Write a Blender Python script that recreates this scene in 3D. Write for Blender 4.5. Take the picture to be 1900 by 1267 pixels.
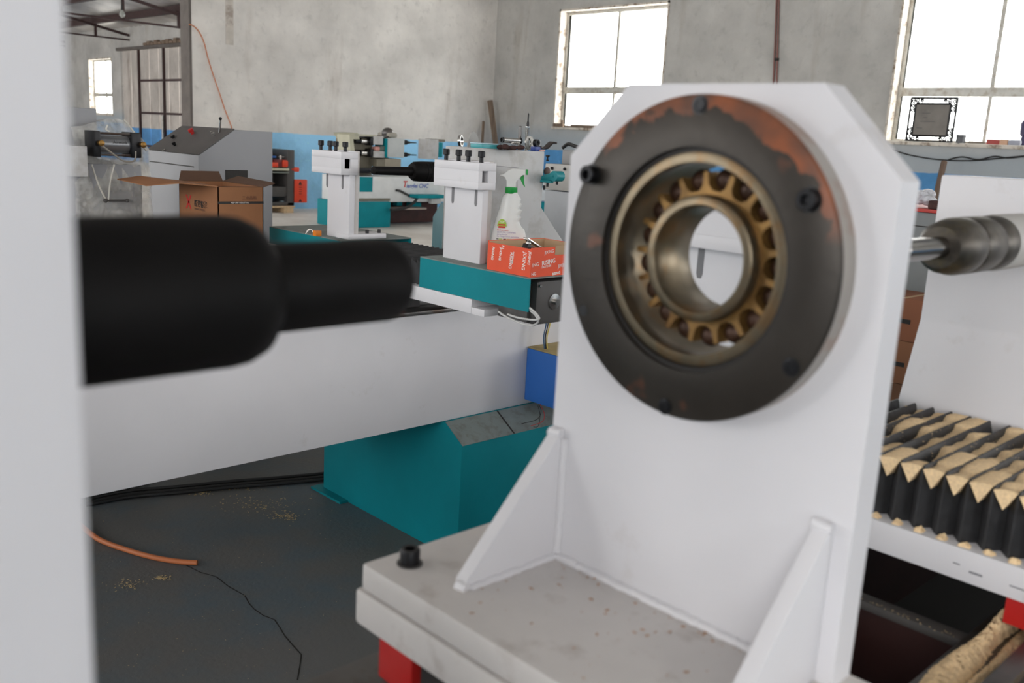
import bpy, bmesh, math, random
import numpy as np
from mathutils import Vector, Matrix
R_ = random.Random(7)
for o in list(bpy.data.objects): bpy.data.objects.remove(o)
SC = bpy.context.scene
COL = SC.collection
# ---------------------------------------------------------------- camera
YAW, PIT, ROL, FPX, CH = 0.795182869, 0.210410716, 0.0558428135, 1732.24364, 1.35
cy, sy, cp, sp, cr, sr = math.cos(YAW), math.sin(YAW), math.cos(PIT), math.sin(PIT), math.cos(ROL), math.sin(ROL)
FW = Vector((cy*cp, sy*cp, -sp)); r0 = Vector((sy, -cy, 0)); u0 = r0.cross(FW)
RT = r0*cr + u0*sr; UP = u0*cr - r0*sr
cam = bpy.data.cameras.new('camera'); camo = bpy.data.objects.new('camera', cam); COL.objects.link(camo)
camo.matrix_world = Matrix(((RT.x, UP.x, -FW.x, 0), (RT.y, UP.y, -FW.y, 0), (RT.z, UP.z, -FW.z, CH), (0, 0, 0, 1)))
cam.sensor_width = 36; cam.lens = FPX/1900*36; cam.clip_start = .02; cam.clip_end = 200
cam.dof.use_dof = True; cam.dof.focus_distance = 2.9; cam.dof.aperture_fstop = 6.8
SC.camera = camo
# ---------------------------------------------------------------- sky, exposure, daylight openings
SC.view_settings.view_transform = 'Standard'; SC.view_settings.look = 'None'
SC.view_settings.gamma = 1; SC.view_settings.use_curve_mapping = False
SC.view_settings.exposure = -0.38
W = bpy.data.worlds.new('sky'); SC.world = W; W.use_nodes = True
bg = W.node_tree.nodes['Background']; bg.inputs[0].default_value = (1, .985, .975, 1); bg.inputs[1].default_value = 11
def portal(loc, rot, sx, sz):
    l = bpy.data.lights.new('daylight_opening', 'AREA'); l.shape = 'RECTANGLE'; l.size = sx; l.size_y = sz
    l.cycles.is_portal = True
    o = bpy.data.objects.new('daylight_opening', l); COL.objects.link(o); o.location = loc; o.rotation_euler = rot
P2 = math.pi/2
# openings: windows of wall_right (y0, y1, z0, z1)
XW, YL = 13.25, 14.45
WIN = [(10.18, 12.72, 1.66, 3.81), (3.66, 6.18, 1.64, 3.81), (16.7, 19.2, 1.66, 3.81), (22.2, 24.7, 1.66, 3.81), (34.2, 36.35, 1.5, 3.46), (-3, -.5, 1.66, 3.81)]
BACKWIN = [(-5.2, -1.7, 1.2, 3.9), (-.9, 1.3, 1.3, 3.5), (4.2, 6.6, 1.3, 3.5), (9.0, 12.5, 1.0, 3.8), (17, 22, .8, 3.9), (24, 30, .8, 3.9), (32, 38, .8, 3.9)]  # unseen windows behind the camera, placed and sized for the light they admit
NEARWIN = [(-3.3, -1.3, 1.6, 3.7), (3.2, 5.2, 1.6, 3.7), (8, 12.0, 1.1, 4.0)]  # more unseen windows, sized to balance the side light
XB, YN, YF = -5.5, -6.5, 41.0
for y0, y1, z0, z1 in WIN: portal((XW+.1, (y0+y1)/2, (z0+z1)/2), (P2, 0, P2), y1-y0, z1-z0)
for y0, y1, z0, z1 in BACKWIN: portal((XB-.1, (y0+y1)/2, (z0+z1)/2), (P2, 0, -P2), y1-y0, z1-z0)
for x0, x1, z0, z1 in NEARWIN: portal(((x0+x1)/2, YN-.1, (z0+z1)/2), (P2, 0, 0), x1-x0, z1-z0)

# ---------------------------------------------------------------- picking points of planes
def ray(x, y): return RT*((x-950)/FPX) - UP*((y-633.5)/FPX) + FW
def at(x, y, ax, v):
    d = ray(x, y); c = Vector((0, 0, CH)); return c + d*((v-c[ax])/d[ax])

# ---------------------------------------------------------------- materials
MATS = {}
def mat(name, col, rough=.5, metal=0., var=.06, nscale=8., bump=.0, bscale=60., spec=.5, stain=None, stain_amt=.0, stain_scale=3., coat=0, trans=0, emit=None, estr=0, aniso=None, edge=(.5,.62)):
    if name in MATS: return MATS[name]
    m = bpy.data.materials.new(name); MATS[name] = m; m.use_nodes = True; nt = m.node_tree; N = nt.nodes; L = nt.links
    b = N['Principled BSDF']; tc = N.new('ShaderNodeTexCoord'); geo = N.new('ShaderNodeNewGeometry')
    mp = N.new('ShaderNodeMapping'); L.new(geo.outputs['Position'], mp.inputs[0])
    if aniso: mp.inputs['Scale'].default_value = aniso
    nz = N.new('ShaderNodeTexNoise'); nz.inputs['Scale'].default_value = nscale; nz.inputs['Detail'].default_value = 6; L.new(mp.outputs[0], nz.inputs[0])
    rp = N.new('ShaderNodeValToRGB'); L.new(nz.outputs[0], rp.inputs[0])
    c = Vector(col)
    rp.color_ramp.elements[0].position = .3; rp.color_ramp.elements[1].position = .7
    rp.color_ramp.elements[0].color = (*[max(0, k*(1-var)) for k in c], 1); rp.color_ramp.elements[1].color = (*[min(1, k*(1+var)) for k in c], 1)
    out = rp.outputs[0]
    if stain is not None:
        n2 = N.new('ShaderNodeTexNoise'); n2.inputs['Scale'].default_value = stain_scale; n2.inputs['Detail'].default_value = 8; n2.inputs['Roughness'].default_value = .65
        L.new(mp.outputs[0], n2.inputs[0])
        r2 = N.new('ShaderNodeMapRange'); r2.inputs[1].default_value = edge[0]; r2.inputs[2].default_value = edge[1]; r2.inputs[4].default_value = stain_amt
        L.new(n2.outputs[0], r2.inputs[0])
        mx = N.new('ShaderNodeMix'); mx.data_type = 'RGBA'; L.new(r2.outputs[0], mx.inputs[0]); L.new(out, mx.inputs[6]); mx.inputs[7].default_value = (*stain, 1)
        out = mx.outputs[2]
    L.new(out, b.inputs['Base Color'])
    b.inputs['Roughness'].default_value = rough; b.inputs['Metallic'].default_value = metal
    b.inputs['Specular IOR Level'].default_value = spec
    if coat: b.inputs['Coat Weight'].default_value = coat
    if trans: b.inputs['Transmission Weight'].default_value = trans
    if emit: b.inputs['Emission Color'].default_value = (*emit, 1); b.inputs['Emission Strength'].default_value = estr
    if bump:
        n3 = N.new('ShaderNodeTexNoise'); n3.inputs['Scale'].default_value = bscale; n3.inputs['Detail'].default_value = 5; L.new(mp.outputs[0], n3.inputs[0])
        bp = N.new('ShaderNodeBump'); bp.inputs['Strength'].default_value = bump; bp.inputs['Distance'].default_value = .01
        L.new(n3.outputs[0], bp.inputs['Height']); L.new(bp.outputs[0], b.inputs['Normal'])
    return m
white = mat('white_paint', (.68, .675, .70), .42, var=.03, nscale=5, bump=.05, bscale=25, stain=(.42, .37, .32), stain_amt=.35, stain_scale=9, edge=(.62, .75))
whiteD = mat('dusty_white_paint', (.61, .585, .565), .55, var=.06, nscale=10, bump=.06, bscale=60, stain=(.30, .25, .21), stain_amt=.5, stain_scale=18, edge=(.56, .72))
teal = mat('teal_paint', (.002, .22, .26), .6, spec=.2, var=.08, nscale=6, bump=.04, bscale=80)
teal_top = mat('teal_paint_sheen', (.20, .235, .225), .7, var=.08, nscale=14, stain=(.12, .10, .09), stain_amt=.4, stain_scale=30)  # grey sheen of upward teal faces put into the colour, with dark stains
black = mat('blackened_steel', (.005, .0045, .0045), .6, spec=.15, var=.3, nscale=20)
blackB = mat('black_bolt', (.012, .012, .014), .35, metal=.5, var=.2)
rubber = mat('bellows_cloth', (.022, .022, .024), .55, var=.3, nscale=40, bump=.15, bscale=50)
steel = mat('bright_steel', (.55, .54, .52), .22, metal=1, var=.08, nscale=30)
steelD = mat('dark_steel', (.16, .155, .15), .38, metal=.85, var=.2, nscale=18, stain=(.10, .05, .025), stain_amt=.6, stain_scale=10)
grey = mat('grey_paint', (.27, .275, .29), .5, var=.04, nscale=4)
greyL = mat('light_grey_paint', (.50, .50, .50), .45, var=.04, nscale=7, stain=(.35, .33, .30), stain_amt=.5, stain_scale=9)
greyD = mat('charcoal_paint', (.075, .07, .068), .55, var=.1)
concrete = mat('bare_concrete', (.13, .115, .105), .85, var=.18, nscale=5, bump=.25, bscale=30)
card = mat('cardboard', (.27, .118, .05), .8, var=.08, nscale=12, bump=.05, bscale=200)
cardD = mat('shaded_cardboard', (.10, .05, .028), .85, var=.1)  # shade of the open box put into the flap colour
orange = mat('orange_carton', (.78, .075, .015), .5, var=.05, nscale=18)
kraft = mat('kraft_inside', (.48, .33, .20), .8, var=.1)
plastic_w = mat('white_plastic', (.72, .73, .71), .35, var=.02)
green = mat('green_plastic', (.01, .30, .05), .35, var=.05)
red = mat('red_paint', (.45, .012, .010), .45, var=.1)
redO = mat('orange_red_paint', (.72, .06, .02), .45, var=.08)
redD = mat('dark_red_primer', (.040, .012, .010), .6, var=.3, nscale=9)
blueP = mat('blue_paint', (.03, .16, .55), .45, var=.04)
yellowD = mat('dusty_ochre', (.42, .33, .15), .8, var=.2)
sawdust = mat('sawdust', (.90, .66, .39), .95, var=.14, nscale=260, bump=.35, bscale=700)
brass = mat('brass', (.28, .16, .05), .4, metal=.9, var=.25, nscale=60)
cagem = mat('oily_brass_cage', (.30, .17, .055), .45, metal=.55, var=.3, nscale=40, stain=(.10, .045, .015), stain_amt=.7, stain_scale=25)
racem = mat('bearing_race_steel', (.19, .155, .105), .36, metal=.85, var=.2, nscale=35, stain=(.22, .12, .045), stain_amt=.6, stain_scale=28)
ballm = mat('oily_ball_steel', (.07, .035, .022), .45, metal=.4, var=.3, nscale=60)
copper = mat('orange_rubber_hose', (.55, .17, .06), .5, var=.08)
cableB = mat('black_cable', (.015, .015, .015), .5)
cableG = mat('grey_cable', (.55, .55, .54), .3, var=.03)
woodO = mat('old_wood', (.20, .145, .105), .85, var=.25, nscale=25, aniso=(1, 1, .1))
woodP = mat('pallet_wood', (.62, .45, .27), .8, var=.15, nscale=18)
maroon = mat('maroon_steel', (.045, .020, .019), .6, var=.2)
alu = mat('aluminium_frame', (.55, .54, .50), .45, metal=.3, var=.08, nscale=14, stain=(.33, .27, .2), stain_amt=.6, stain_scale=10)
plaster_edge = mat('chipped_plaster', (.66, .61, .54), .9, var=.12, nscale=6, bump=.4, bscale=25, stain=(.20, .13, .08), stain_amt=.85, stain_scale=7, aniso=(1, 1, 1))
beige = mat('beige_paint', (.50, .49, .37), .5, var=.06)
beigeD = mat('dark_beige_paint', (.17, .155, .115), .6, var=.15)  # darker beige for the lower and rear castings
ink = mat('black_ink', (.02, .018, .016), .7)
inkR = mat('red_ink', (.55, .02, .02), .7)
inkBlue = mat('blue_ink', (.07, .12, .42), .6)
inkW = mat('white_ink', (.85, .80, .75), .7)
purple = mat('dark_violet_plastic', (.035, .03, .10), .4)
brownM = mat('dark_brown_rag', (.06, .028, .025), .85, var=.3, nscale=60)
amber = mat('amber_plastic', (.75, .22, .02), .3)
pinkM = mat('pink_paint', (.62, .30, .26), .5)
skyM = mat('pale_blue_paint', (.45, .62, .70), .4)

def rust_flange():
    m = mat('rusty_flange_steel', (.046, .040, .034), .42, metal=.4, var=.16, nscale=14, bump=.05, bscale=120)
    nt = m.node_tree; N = nt.nodes; L = nt.links; b = N['Principled BSDF']
    src = b.inputs['Base Color'].links[0].from_socket
    g = N.new('ShaderNodeNewGeometry'); sx = N.new('ShaderNodeSeparateXYZ'); L.new(g.outputs['Position'], sx.inputs[0])
    # rust grows in an arc along the upper rim
    n = N.new('ShaderNodeTexNoise'); n.inputs['Scale'].default_value = 38; n.inputs['Detail'].default_value = 5; L.new(g.outputs['Position'], n.inputs[0])
    vm = N.new('ShaderNodeVectorMath'); vm.operation = 'DISTANCE'; L.new(g.outputs['Position'], vm.inputs[0]); vm.inputs[1].default_value = (.63, .442, 1.246)
    def mth(op, a, bb):
        q = N.new('ShaderNodeMath'); q.operation = op
        for i, v in enumerate((a, bb)):
            if isinstance(v, (int, float)): q.inputs[i].default_value = v
            else: L.new(v, q.inputs[i])
        return q.outputs[0]
    d = mth('MULTIPLY', mth('SUBTRACT', vm.outputs['Value'], .1345), 75)
    nn = mth('MULTIPLY', mth('SUBTRACT', n.outputs[0], .5), 3.2)
    s = mth('ADD', d, nn)
    mr = N.new('ShaderNodeMapRange'); L.new(s, mr.inputs[0]); mr.inputs[1].default_value = 0.; mr.inputs[2].default_value = .16
    ztop = N.new('ShaderNodeMapRange'); L.new(sx.outputs[2], ztop.inputs[0]); ztop.inputs[1].default_value = 1.29; ztop.inputs[2].default_value = 1.33
    f = mth('MULTIPLY', mr.outputs[0], ztop.outputs[0])
    n2 = N.new('ShaderNodeTexNoise'); n2.inputs['Scale'].default_value = 24; L.new(g.outputs['Position'], n2.inputs[0])
    r2 = N.new('ShaderNodeMapRange'); L.new(n2.outputs[0], r2.inputs[0]); r2.inputs[1].default_value = .64; r2.inputs[2].default_value = .70; r2.inputs[4].default_value = .4
    f = mth('MAXIMUM', f, r2.outputs[0])
    mx = N.new('ShaderNodeMix'); mx.data_type = 'RGBA'; L.new(f, mx.inputs[0]); L.new(src, mx.inputs[6])
    rr = N.new('ShaderNodeValToRGB'); L.new(n2.outputs[0], rr.inputs[0]); rr.color_ramp.elements[0].color = (.085, .042, .028, 1); rr.color_ramp.elements[1].color = (.25, .075, .028, 1)
    rr.color_ramp.elements[0].position = .35; rr.color_ramp.elements[1].position = .6
    L.new(rr.outputs[0], mx.inputs[7]); L.new(mx.outputs[2], b.inputs['Base Color'])
    mm = mth('MULTIPLY', mth('SUBTRACT', 1.0, f), .55); L.new(mm, b.inputs['Metallic'])
    return m
flangeM = rust_flange()

def plaster(name, base, dado, zd, stain_col, low=None, vert=0.5, seamz=None):
    m = bpy.data.materials.new(name); m.use_nodes = True; nt = m.node_tree; N = nt.nodes; L = nt.links; b = N['Principled BSDF']
    g = N.new('ShaderNodeNewGeometry'); sx = N.new('ShaderNodeSeparateXYZ'); L.new(g.outputs['Position'], sx.inputs[0])
    def noise(scale, det=8, sc=(1, 1, 1), rough=.6):
        mp = N.new('ShaderNodeMapping'); mp.inputs['Scale'].default_value = sc; L.new(g.outputs['Position'], mp.inputs[0])
        n = N.new('ShaderNodeTexNoise'); n.inputs['Scale'].default_value = scale; n.inputs['Detail'].default_value = det; n.inputs['Roughness'].default_value = rough
        L.new(mp.outputs[0], n.inputs[0]); return n.outputs[0]
    def mr(s, a, c, lo=0, hi=1):
        q = N.new('ShaderNodeMapRange'); L.new(s, q.inputs[0]); q.inputs[1].default_value = a; q.inputs[2].default_value = c; q.inputs[3].default_value = lo; q.inputs[4].default_value = hi; return q.outputs[0]
    def mix(f, a, c):
        q = N.new('ShaderNodeMix'); q.data_type = 'RGBA'
        L.new(f, q.inputs[0])
        for i, v in ((6, a), (7, c)):
            if isinstance(v, tuple): q.inputs[i].default_value = (*v, 1)
            else: L.new(v, q.inputs[i])
        return q.outputs[2]
    lo = tuple(k*.80 for k in base); hi = tuple(min(1, k*1.1) for k in base)
    c = mix(mr(noise(.9), .35, .65), lo, hi)
    c = mix(mr(noise(7, 10), .56, .74, 0, .45), c, tuple(k*.62 for k in base))
    c = mix(mr(noise(2.2, 8, (1, 1, .16)), .58, .72, 0, vert), c, stain_col)
    c = mix(mr(noise(26, 4), .69, .76, 0, .55), c, tuple(k*.35 for k in base))
    if low:
        c = mix(mr(sx.outputs[2], 1.75, 1.45), c, low)
    wob = N.new('ShaderNodeMath'); wob.operation = 'MULTIPLY_ADD'; L.new(noise(3, 6), wob.inputs[0]); wob.inputs[1].default_value = .05; L.new(sx.outputs[2], wob.inputs[2])
    dcol = mix(mr(noise(1.4), .4, .65), dado, tuple(k*.72 for k in dado))
    dcol = mix(mr(noise(9, 8), .6, .75, 0, .4), dcol, tuple(min(1, k*1.4+.05) for k in dado))
    c = mix(mr(wob.outputs[0], zd+.035, zd+.02), c, dcol)
    L.new(c, b.inputs['Base Color']); b.inputs['Roughness'].default_value = .85; b.inputs['Specular IOR Level'].default_value = .25
    bp = N.new('ShaderNodeBump'); bp.inputs['Strength'].default_value = .35; bp.inputs['Distance'].default_value = .02
    L.new(noise(12, 8), bp.inputs['Height']); L.new(bp.outputs[0], b.inputs['Normal'])
    return m
plasterL = plaster('whitewashed_plaster', (.72, .695, .66), (.34, .68, .98), 1.28, (.36, .30, .25), vert=.35)
plasterR = plaster('greyish_plaster', (.53, .52, .495), (.12, .36, .70), 1.24, (.34, .30, .25), low=(.39, .43, .46), vert=.55)

def floor_mat():
    m = bpy.data.materials.new('workshop_floor'); m.use_nodes = True; nt = m.node_tree; N = nt.nodes; L = nt.links; b = N['Principled BSDF']
    g = N.new('ShaderNodeNewGeometry'); sx = N.new('ShaderNodeSeparateXYZ'); L.new(g.outputs['Position'], sx.inputs[0])
    def noise(scale, det=8, rough=.6):
        n = N.new('ShaderNodeTexNoise'); n.inputs['Scale'].default_value = scale; n.inputs['Detail'].default_value = det; n.inputs['Roughness'].default_value = rough
        L.new(g.outputs['Position'], n.inputs[0]); return n.outputs[0]
    def mr(s, a, c, lo=0, hi=1):
        q = N.new('ShaderNodeMapRange'); L.new(s, q.inputs[0]); q.inputs[1].default_value = a; q.inputs[2].default_value = c; q.inputs[3].default_value = lo; q.inputs[4].default_value = hi; return q.outputs[0]
    def mix(f, a, c):
        q = N.new('ShaderNodeMix'); q.data_type = 'RGBA'; L.new(f, q.inputs[0])
        for i, v in ((6, a), (7, c)):
            if isinstance(v, tuple): q.inputs[i].default_value = (*v, 1)
            else: L.new(v, q.inputs[i])
        return q.outputs[2]
    c = mix(mr(noise(2.4, 5), .42, .58), (.10, .128, .146), (.13, .13, .126))
    c = mix(mr(noise(11, 9), .45, .7, 0, .6), c, (.13, .13, .125))
    c = mix(mr(noise(160, 3), .68, .76, 0, .7), c, (.30, .29, .26))
    far = mix(mr(noise(1.3, 7), .38, .65), (.66, .62, .57), (.80, .77, .73))  # pale far concrete, brightened further to carry the windows' grazing reflection
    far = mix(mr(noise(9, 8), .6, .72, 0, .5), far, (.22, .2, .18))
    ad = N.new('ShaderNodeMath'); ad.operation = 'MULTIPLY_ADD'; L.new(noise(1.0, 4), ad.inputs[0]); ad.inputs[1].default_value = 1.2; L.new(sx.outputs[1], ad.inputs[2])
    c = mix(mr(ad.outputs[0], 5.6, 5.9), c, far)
    L.new(c, b.inputs['Base Color']); b.inputs['Roughness'].default_value = .62
    bp = N.new('ShaderNodeBump'); bp.inputs['Strength'].default_value = .2; bp.inputs['Distance'].default_value = .01
    L.new(noise(60, 6), bp.inputs['Height']); L.new(bp.outputs[0], b.inputs['Normal'])
    return m
floorM = floor_mat()
roofM = mat('corrugated_roof_sheet', (.60, .57, .54), .35, metal=.45, var=.3, nscale=1.2)
def glass_mat():
    m = bpy.data.materials.new('window_glass'); m.use_nodes = True; nt = m.node_tree; N = nt.nodes; L = nt.links
    N.remove(N['Principled BSDF']); t = N.new('ShaderNodeBsdfTransparent'); t.inputs[0].default_value = (.97, .98, .97, 1)
    gl = N.new('ShaderNodeBsdfGlossy'); gl.inputs['Roughness'].default_value = .05; mx = N.new('ShaderNodeMixShader'); mx.inputs[0].default_value = .05
    L.new(t.outputs[0], mx.inputs[1]); L.new(gl.outputs[0], mx.inputs[2]); L.new(mx.outputs[0], N['Material Output'].inputs[0]); return m
glassM = glass_mat()
def film_mat():
    m = bpy.data.materials.new('plastic_film'); m.use_nodes = True; nt = m.node_tree; N = nt.nodes; L = nt.links
    b = N['Principled BSDF']; b.inputs['Base Color'].default_value = (.62, .61, .57, 1); b.inputs['Roughness'].default_value = .22
    t = N.new('ShaderNodeBsdfTransparent'); mx = N.new('ShaderNodeMixShader')
    n = N.new('ShaderNodeTexNoise'); n.inputs['Scale'].default_value = 14; n.inputs['Detail'].default_value = 6
    g = N.new('ShaderNodeNewGeometry'); L.new(g.outputs['Position'], n.inputs[0])
    r = N.new('ShaderNodeMapRange'); L.new(n.outputs[0], r.inputs[0]); r.inputs[1].default_value = .35; r.inputs[2].default_value = .7; r.inputs[3].default_value = .25; r.inputs[4].default_value = .75
    L.new(r.outputs[0], mx.inputs[0]); L.new(t.outputs[0], mx.inputs[1]); L.new(b.outputs[0], mx.inputs[2]); L.new(mx.outputs[0], N['Material Output'].inputs[0])
    bp = N.new('ShaderNodeBump'); bp.inputs['Strength'].default_value = .8; bp.inputs['Distance'].default_value = .02
    n2 = N.new('ShaderNodeTexNoise'); n2.inputs['Scale'].default_value = 22; L.new(g.outputs['Position'], n2.inputs[0])
    L.new(n2.outputs[0], bp.inputs['Height']); L.new(bp.outputs[0], b.inputs['Normal']); return m
filmM = film_mat()

# ---------------------------------------------------------------- mesh helpers
class MB:
    def __init__(s): s.bm = bmesh.new()
    def box(s, x0, x1, y0, y1, z0, z1, bev=0, rot=None):
        b = bmesh.new(); bmesh.ops.create_cube(b, size=1)
        c = Vector(((x0+x1)/2, (y0+y1)/2, (z0+z1)/2))
        for v in b.verts: v.co = Vector((v.co.x*(x1-x0), v.co.y*(y1-y0), v.co.z*(z1-z0)))
        if bev: bmesh.ops.bevel(b, geom=b.edges[:], offset=min(bev, .45*min(abs(x1-x0), abs(y1-y0), abs(z1-z0))), segments=2, affect='EDGES', profile=.6)
        for v in b.verts: v.co = (rot @ v.co if rot else v.co) + c
        return s.add(b)
    def add(s, b, smooth=None):
        me = bpy.data.meshes.new('t'); b.to_mesh(me); b.free(); s.bm.from_mesh(me); bpy.data.meshes.remove(me); return s
    def prism(s, poly, ax, a0, a1, bev=0):
        # poly: points in the two other axes (order x,y,z without ax)
        b = bmesh.new(); o = [i for i in range(3) if i != ax]; A = []; B = []
        for p in poly:
            v = [0, 0, 0]; v[o[0]] = p[0]; v[o[1]] = p[1]; v[ax] = a0; A.append(b.verts.new(v)); v[ax] = a1; B.append(b.verts.new(v))
        b.faces.new(A); b.faces.new(B[::-1]); n = len(A)
        for i in range(n): b.faces.new((A[i], B[i], B[(i+1) % n], A[(i+1) % n]))
        bmesh.ops.recalc_face_normals(b, faces=b.faces[:])
        if bev: bmesh.ops.bevel(b, geom=b.edges[:], offset=bev, segments=2, affect='EDGES', profile=.6)
        return s.add(b)
    def cyl(s, p0, p1, r, r2=None, seg=24, cap=True):
        p0 = Vector(p0); p1 = Vector(p1); return s.rev(p0, p1-p0, [(0, r), ((p1-p0).length, r if r2 is None else r2)], seg, cap)
    def rev(s, p, d, prof, seg=32, cap=True, close=False):
        # profile (distance along axis, radius)
        p = Vector(p); d = Vector(d).normalized(); u = d.orthogonal().normalized(); w = d.cross(u); b = bmesh.new(); rings = []
        for t, r in prof:
            rings.append([b.verts.new(p+d*t+(u*math.cos(2*math.pi*k/seg)+w*math.sin(2*math.pi*k/seg))*max(r, 1e-5)) for k in range(seg)])
        n = len(rings)
        for i in range(n if close else n-1):
            a = rings[i]; c = rings[(i+1) % n]
            for k in range(seg): b.faces.new((a[k], a[(k+1) % seg], c[(k+1) % seg], c[k]))
        if cap and not close: b.faces.new(rings[0]); b.faces.new(rings[-1][::-1])
        bmesh.ops.recalc_face_normals(b, faces=b.faces[:]); return s.add(b)
    def tube(s, pts, r, seg=8, rad=None):
        pts = [Vector(p) for p in pts]; b = bmesh.new(); rings = []; u = None
        for i, p in enumerate(pts):
            d = (pts[min(i+1, len(pts)-1)]-pts[max(i-1, 0)]).normalized()
            u = (d.orthogonal() if u is None else (u-d*u.dot(d))).normalized(); w = d.cross(u); rr = rad[i] if rad else r
            rings.append([b.verts.new(p+(u*math.cos(2*math.pi*k/seg)+w*math.sin(2*math.pi*k/seg))*rr) for k in range(seg)])
        for i in range(len(rings)-1):
            for k in range(seg): b.faces.new((rings[i][k], rings[i][(k+1) % seg], rings[i+1][(k+1) % seg], rings[i+1][k]))
        b.faces.new(rings[0]); b.faces.new(rings[-1][::-1]); bmesh.ops.recalc_face_normals(b, faces=b.faces[:]); return s.add(b)
    def sphere(s, c, r, seg=16, sc=(1, 1, 1)):
        b = bmesh.new(); bmesh.ops.create_uvsphere(b, u_segments=seg, v_segments=max(6, seg*2//3), radius=r)
        for v in b.verts: v.co = Vector((v.co.x*sc[0], v.co.y*sc[1], v.co.z*sc[2]))+Vector(c)
        return s.add(b)
    def quad(s, *p):
        s.bm.faces.new([s.bm.verts.new(q) for q in p]); return s
    def holeplate(s, poly, c, r, x0, x1, seg=96):
        # plate in the YZ plane with a round hole
        angs = sorted([2*math.pi*k/seg for k in range(seg)]+[math.atan2(p[1]-c[1], p[0]-c[0]) % (2*math.pi) for p in poly])
        b = bmesh.new(); R = []
        for a in angs:
            d = (math.cos(a), math.sin(a)); best = None
            for i in range(len(poly)):
                p, q = poly[i], poly[(i+1) % len(poly)]; e = (q[0]-p[0], q[1]-p[1]); den = d[0]*e[1]-d[1]*e[0]
                if abs(den) < 1e-12: continue
                wx, wy = p[0]-c[0], p[1]-c[1]; t = (wx*e[1]-wy*e[0])/den; u = (wx*d[1]-wy*d[0])/den
                if t > 0 and -1e-6 <= u <= 1+1e-6 and (best is None or t < best): best = t
            R.append([b.verts.new((x, c[0]+d[0]*k, c[1]+d[1]*k)) for x, k in ((x0, best), (x0, r), (x1, r), (x1, best))])
        n = len(R)
        for i in range(n):
            a, q = R[i], R[(i+1) % n]
            for k in range(4): b.faces.new((a[k], a[(k+1) % 4], q[(k+1) % 4], q[k]))
        bmesh.ops.recalc_face_normals(b, faces=b.faces[:]); return s.add(b)
    def build(s, name, m, parent=None, label=None, smooth=35, bevel=0):
        bmesh.ops.remove_doubles(s.bm, verts=s.bm.verts[:], dist=1e-6)
        me = bpy.data.meshes.new(name); bm = s.bm
        if smooth:
            for f in bm.faces: f.smooth = True
            for e in bm.edges:
                if len(e.link_faces) == 2 and e.calc_face_angle(0) > math.radians(smooth): e.smooth = False
        o = bpy.data.objects.new(name, me); COL.objects.link(o)
        if parent is not None: off = Vector(WL[parent.name]); o.parent = parent
        else:
            vs = [v.co for v in bm.verts]
            off = Vector(((min(v.x for v in vs)+max(v.x for v in vs))/2, (min(v.y for v in vs)+max(v.y for v in vs))/2, min(v.z for v in vs)))
            o.location = off
        for v in bm.verts: v.co -= off
        bm.to_mesh(me); bm.free(); WL[o.name] = tuple(off)
        me.materials.append(m)
        if label: o['label'] = label
        if bevel:
            mo = o.modifiers.new('b', 'BEVEL'); mo.width = bevel; mo.segments = 2; mo.limit_method = 'ANGLE'; mo.angle_limit = math.radians(40)
        return o
WL = {}
def thing(name, label, cat, loc, group=None):
    o = bpy.data.objects.new(name, None); COL.objects.link(o); o.location = loc; o.empty_display_size = .05; WL[o.name] = tuple(loc)
    o['label'] = label; o['category'] = cat
    if group: o['group'] = group
    return o
def tag(o, label, cat, group=None, kind=None):
    o['label'] = label; o['category'] = cat
    if group: o['group'] = group
    if kind: o['kind'] = kind
    return o
def struct(o): o['kind'] = 'structure'; return o
def text(name, s, m, parent, origin, right, up, size, out=.0006, label=None, shear=0, bold=0, align='LEFT'):
    cu = bpy.data.curves.new(name, 'FONT'); cu.body = s; cu.size = size; cu.extrude = 0; cu.resolution_u = 3; cu.shear = shear; cu.offset = bold; cu.align_x = align
    t = bpy.data.objects.new('t', cu); COL.objects.link(t); dg = bpy.context.evaluated_depsgraph_get(); me = bpy.data.meshes.new_from_object(t.evaluated_get(dg))
    bpy.data.objects.remove(t)
    r = Vector(right).normalized(); u = Vector(up).normalized(); n = r.cross(u); o_ = Vector(origin)
    b = MB(); b.bm.from_mesh(me); bpy.data.meshes.remove(me)
    for v in b.bm.verts: v.co = o_+r*v.co.x+u*v.co.y+n*out
    if not len(b.bm.verts): b.quad(o_, o_+r*.001, o_+r*.001+u*.001, o_+u*.001)
    return b.build(name, m, parent, label, smooth=0)
def socket_bolt(name, parent, c, d, r, h, m=None):
    # socket-head cap screw, c = seat centre, d = outward direction
    m = m or blackB
    return MB().rev(c, d, [(-.004, r*.5), (0, r), (h*.9, r), (h, r*.9), (h, r*.55), (h*.45, r*.5), (h*.45, 0)], 20, cap=False).build(name, m, parent)
def catenary(a, b, sag, n=12):
    a = Vector(a); b = Vector(b); return [a.lerp(b, t/n)+Vector((0, 0, -sag*4*(t/n)*(1-t/n))) for t in range(n+1)]
def smoothpath(pts, n=6):
    pts = [Vector(p) for p in pts]; out = []
    for i in range(len(pts)-1):
        p0, p1, p2, p3 = pts[max(i-1, 0)], pts[i], pts[i+1], pts[min(i+2, len(pts)-1)]
        for k in range(n):
            t = k/n; out.append(.5*((2*p1)+(p2-p0)*t+(2*p0-5*p1+4*p2-p3)*t*t+(3*p1-p0-3*p2+p3)*t**3))
    return out+[pts[-1]]

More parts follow.
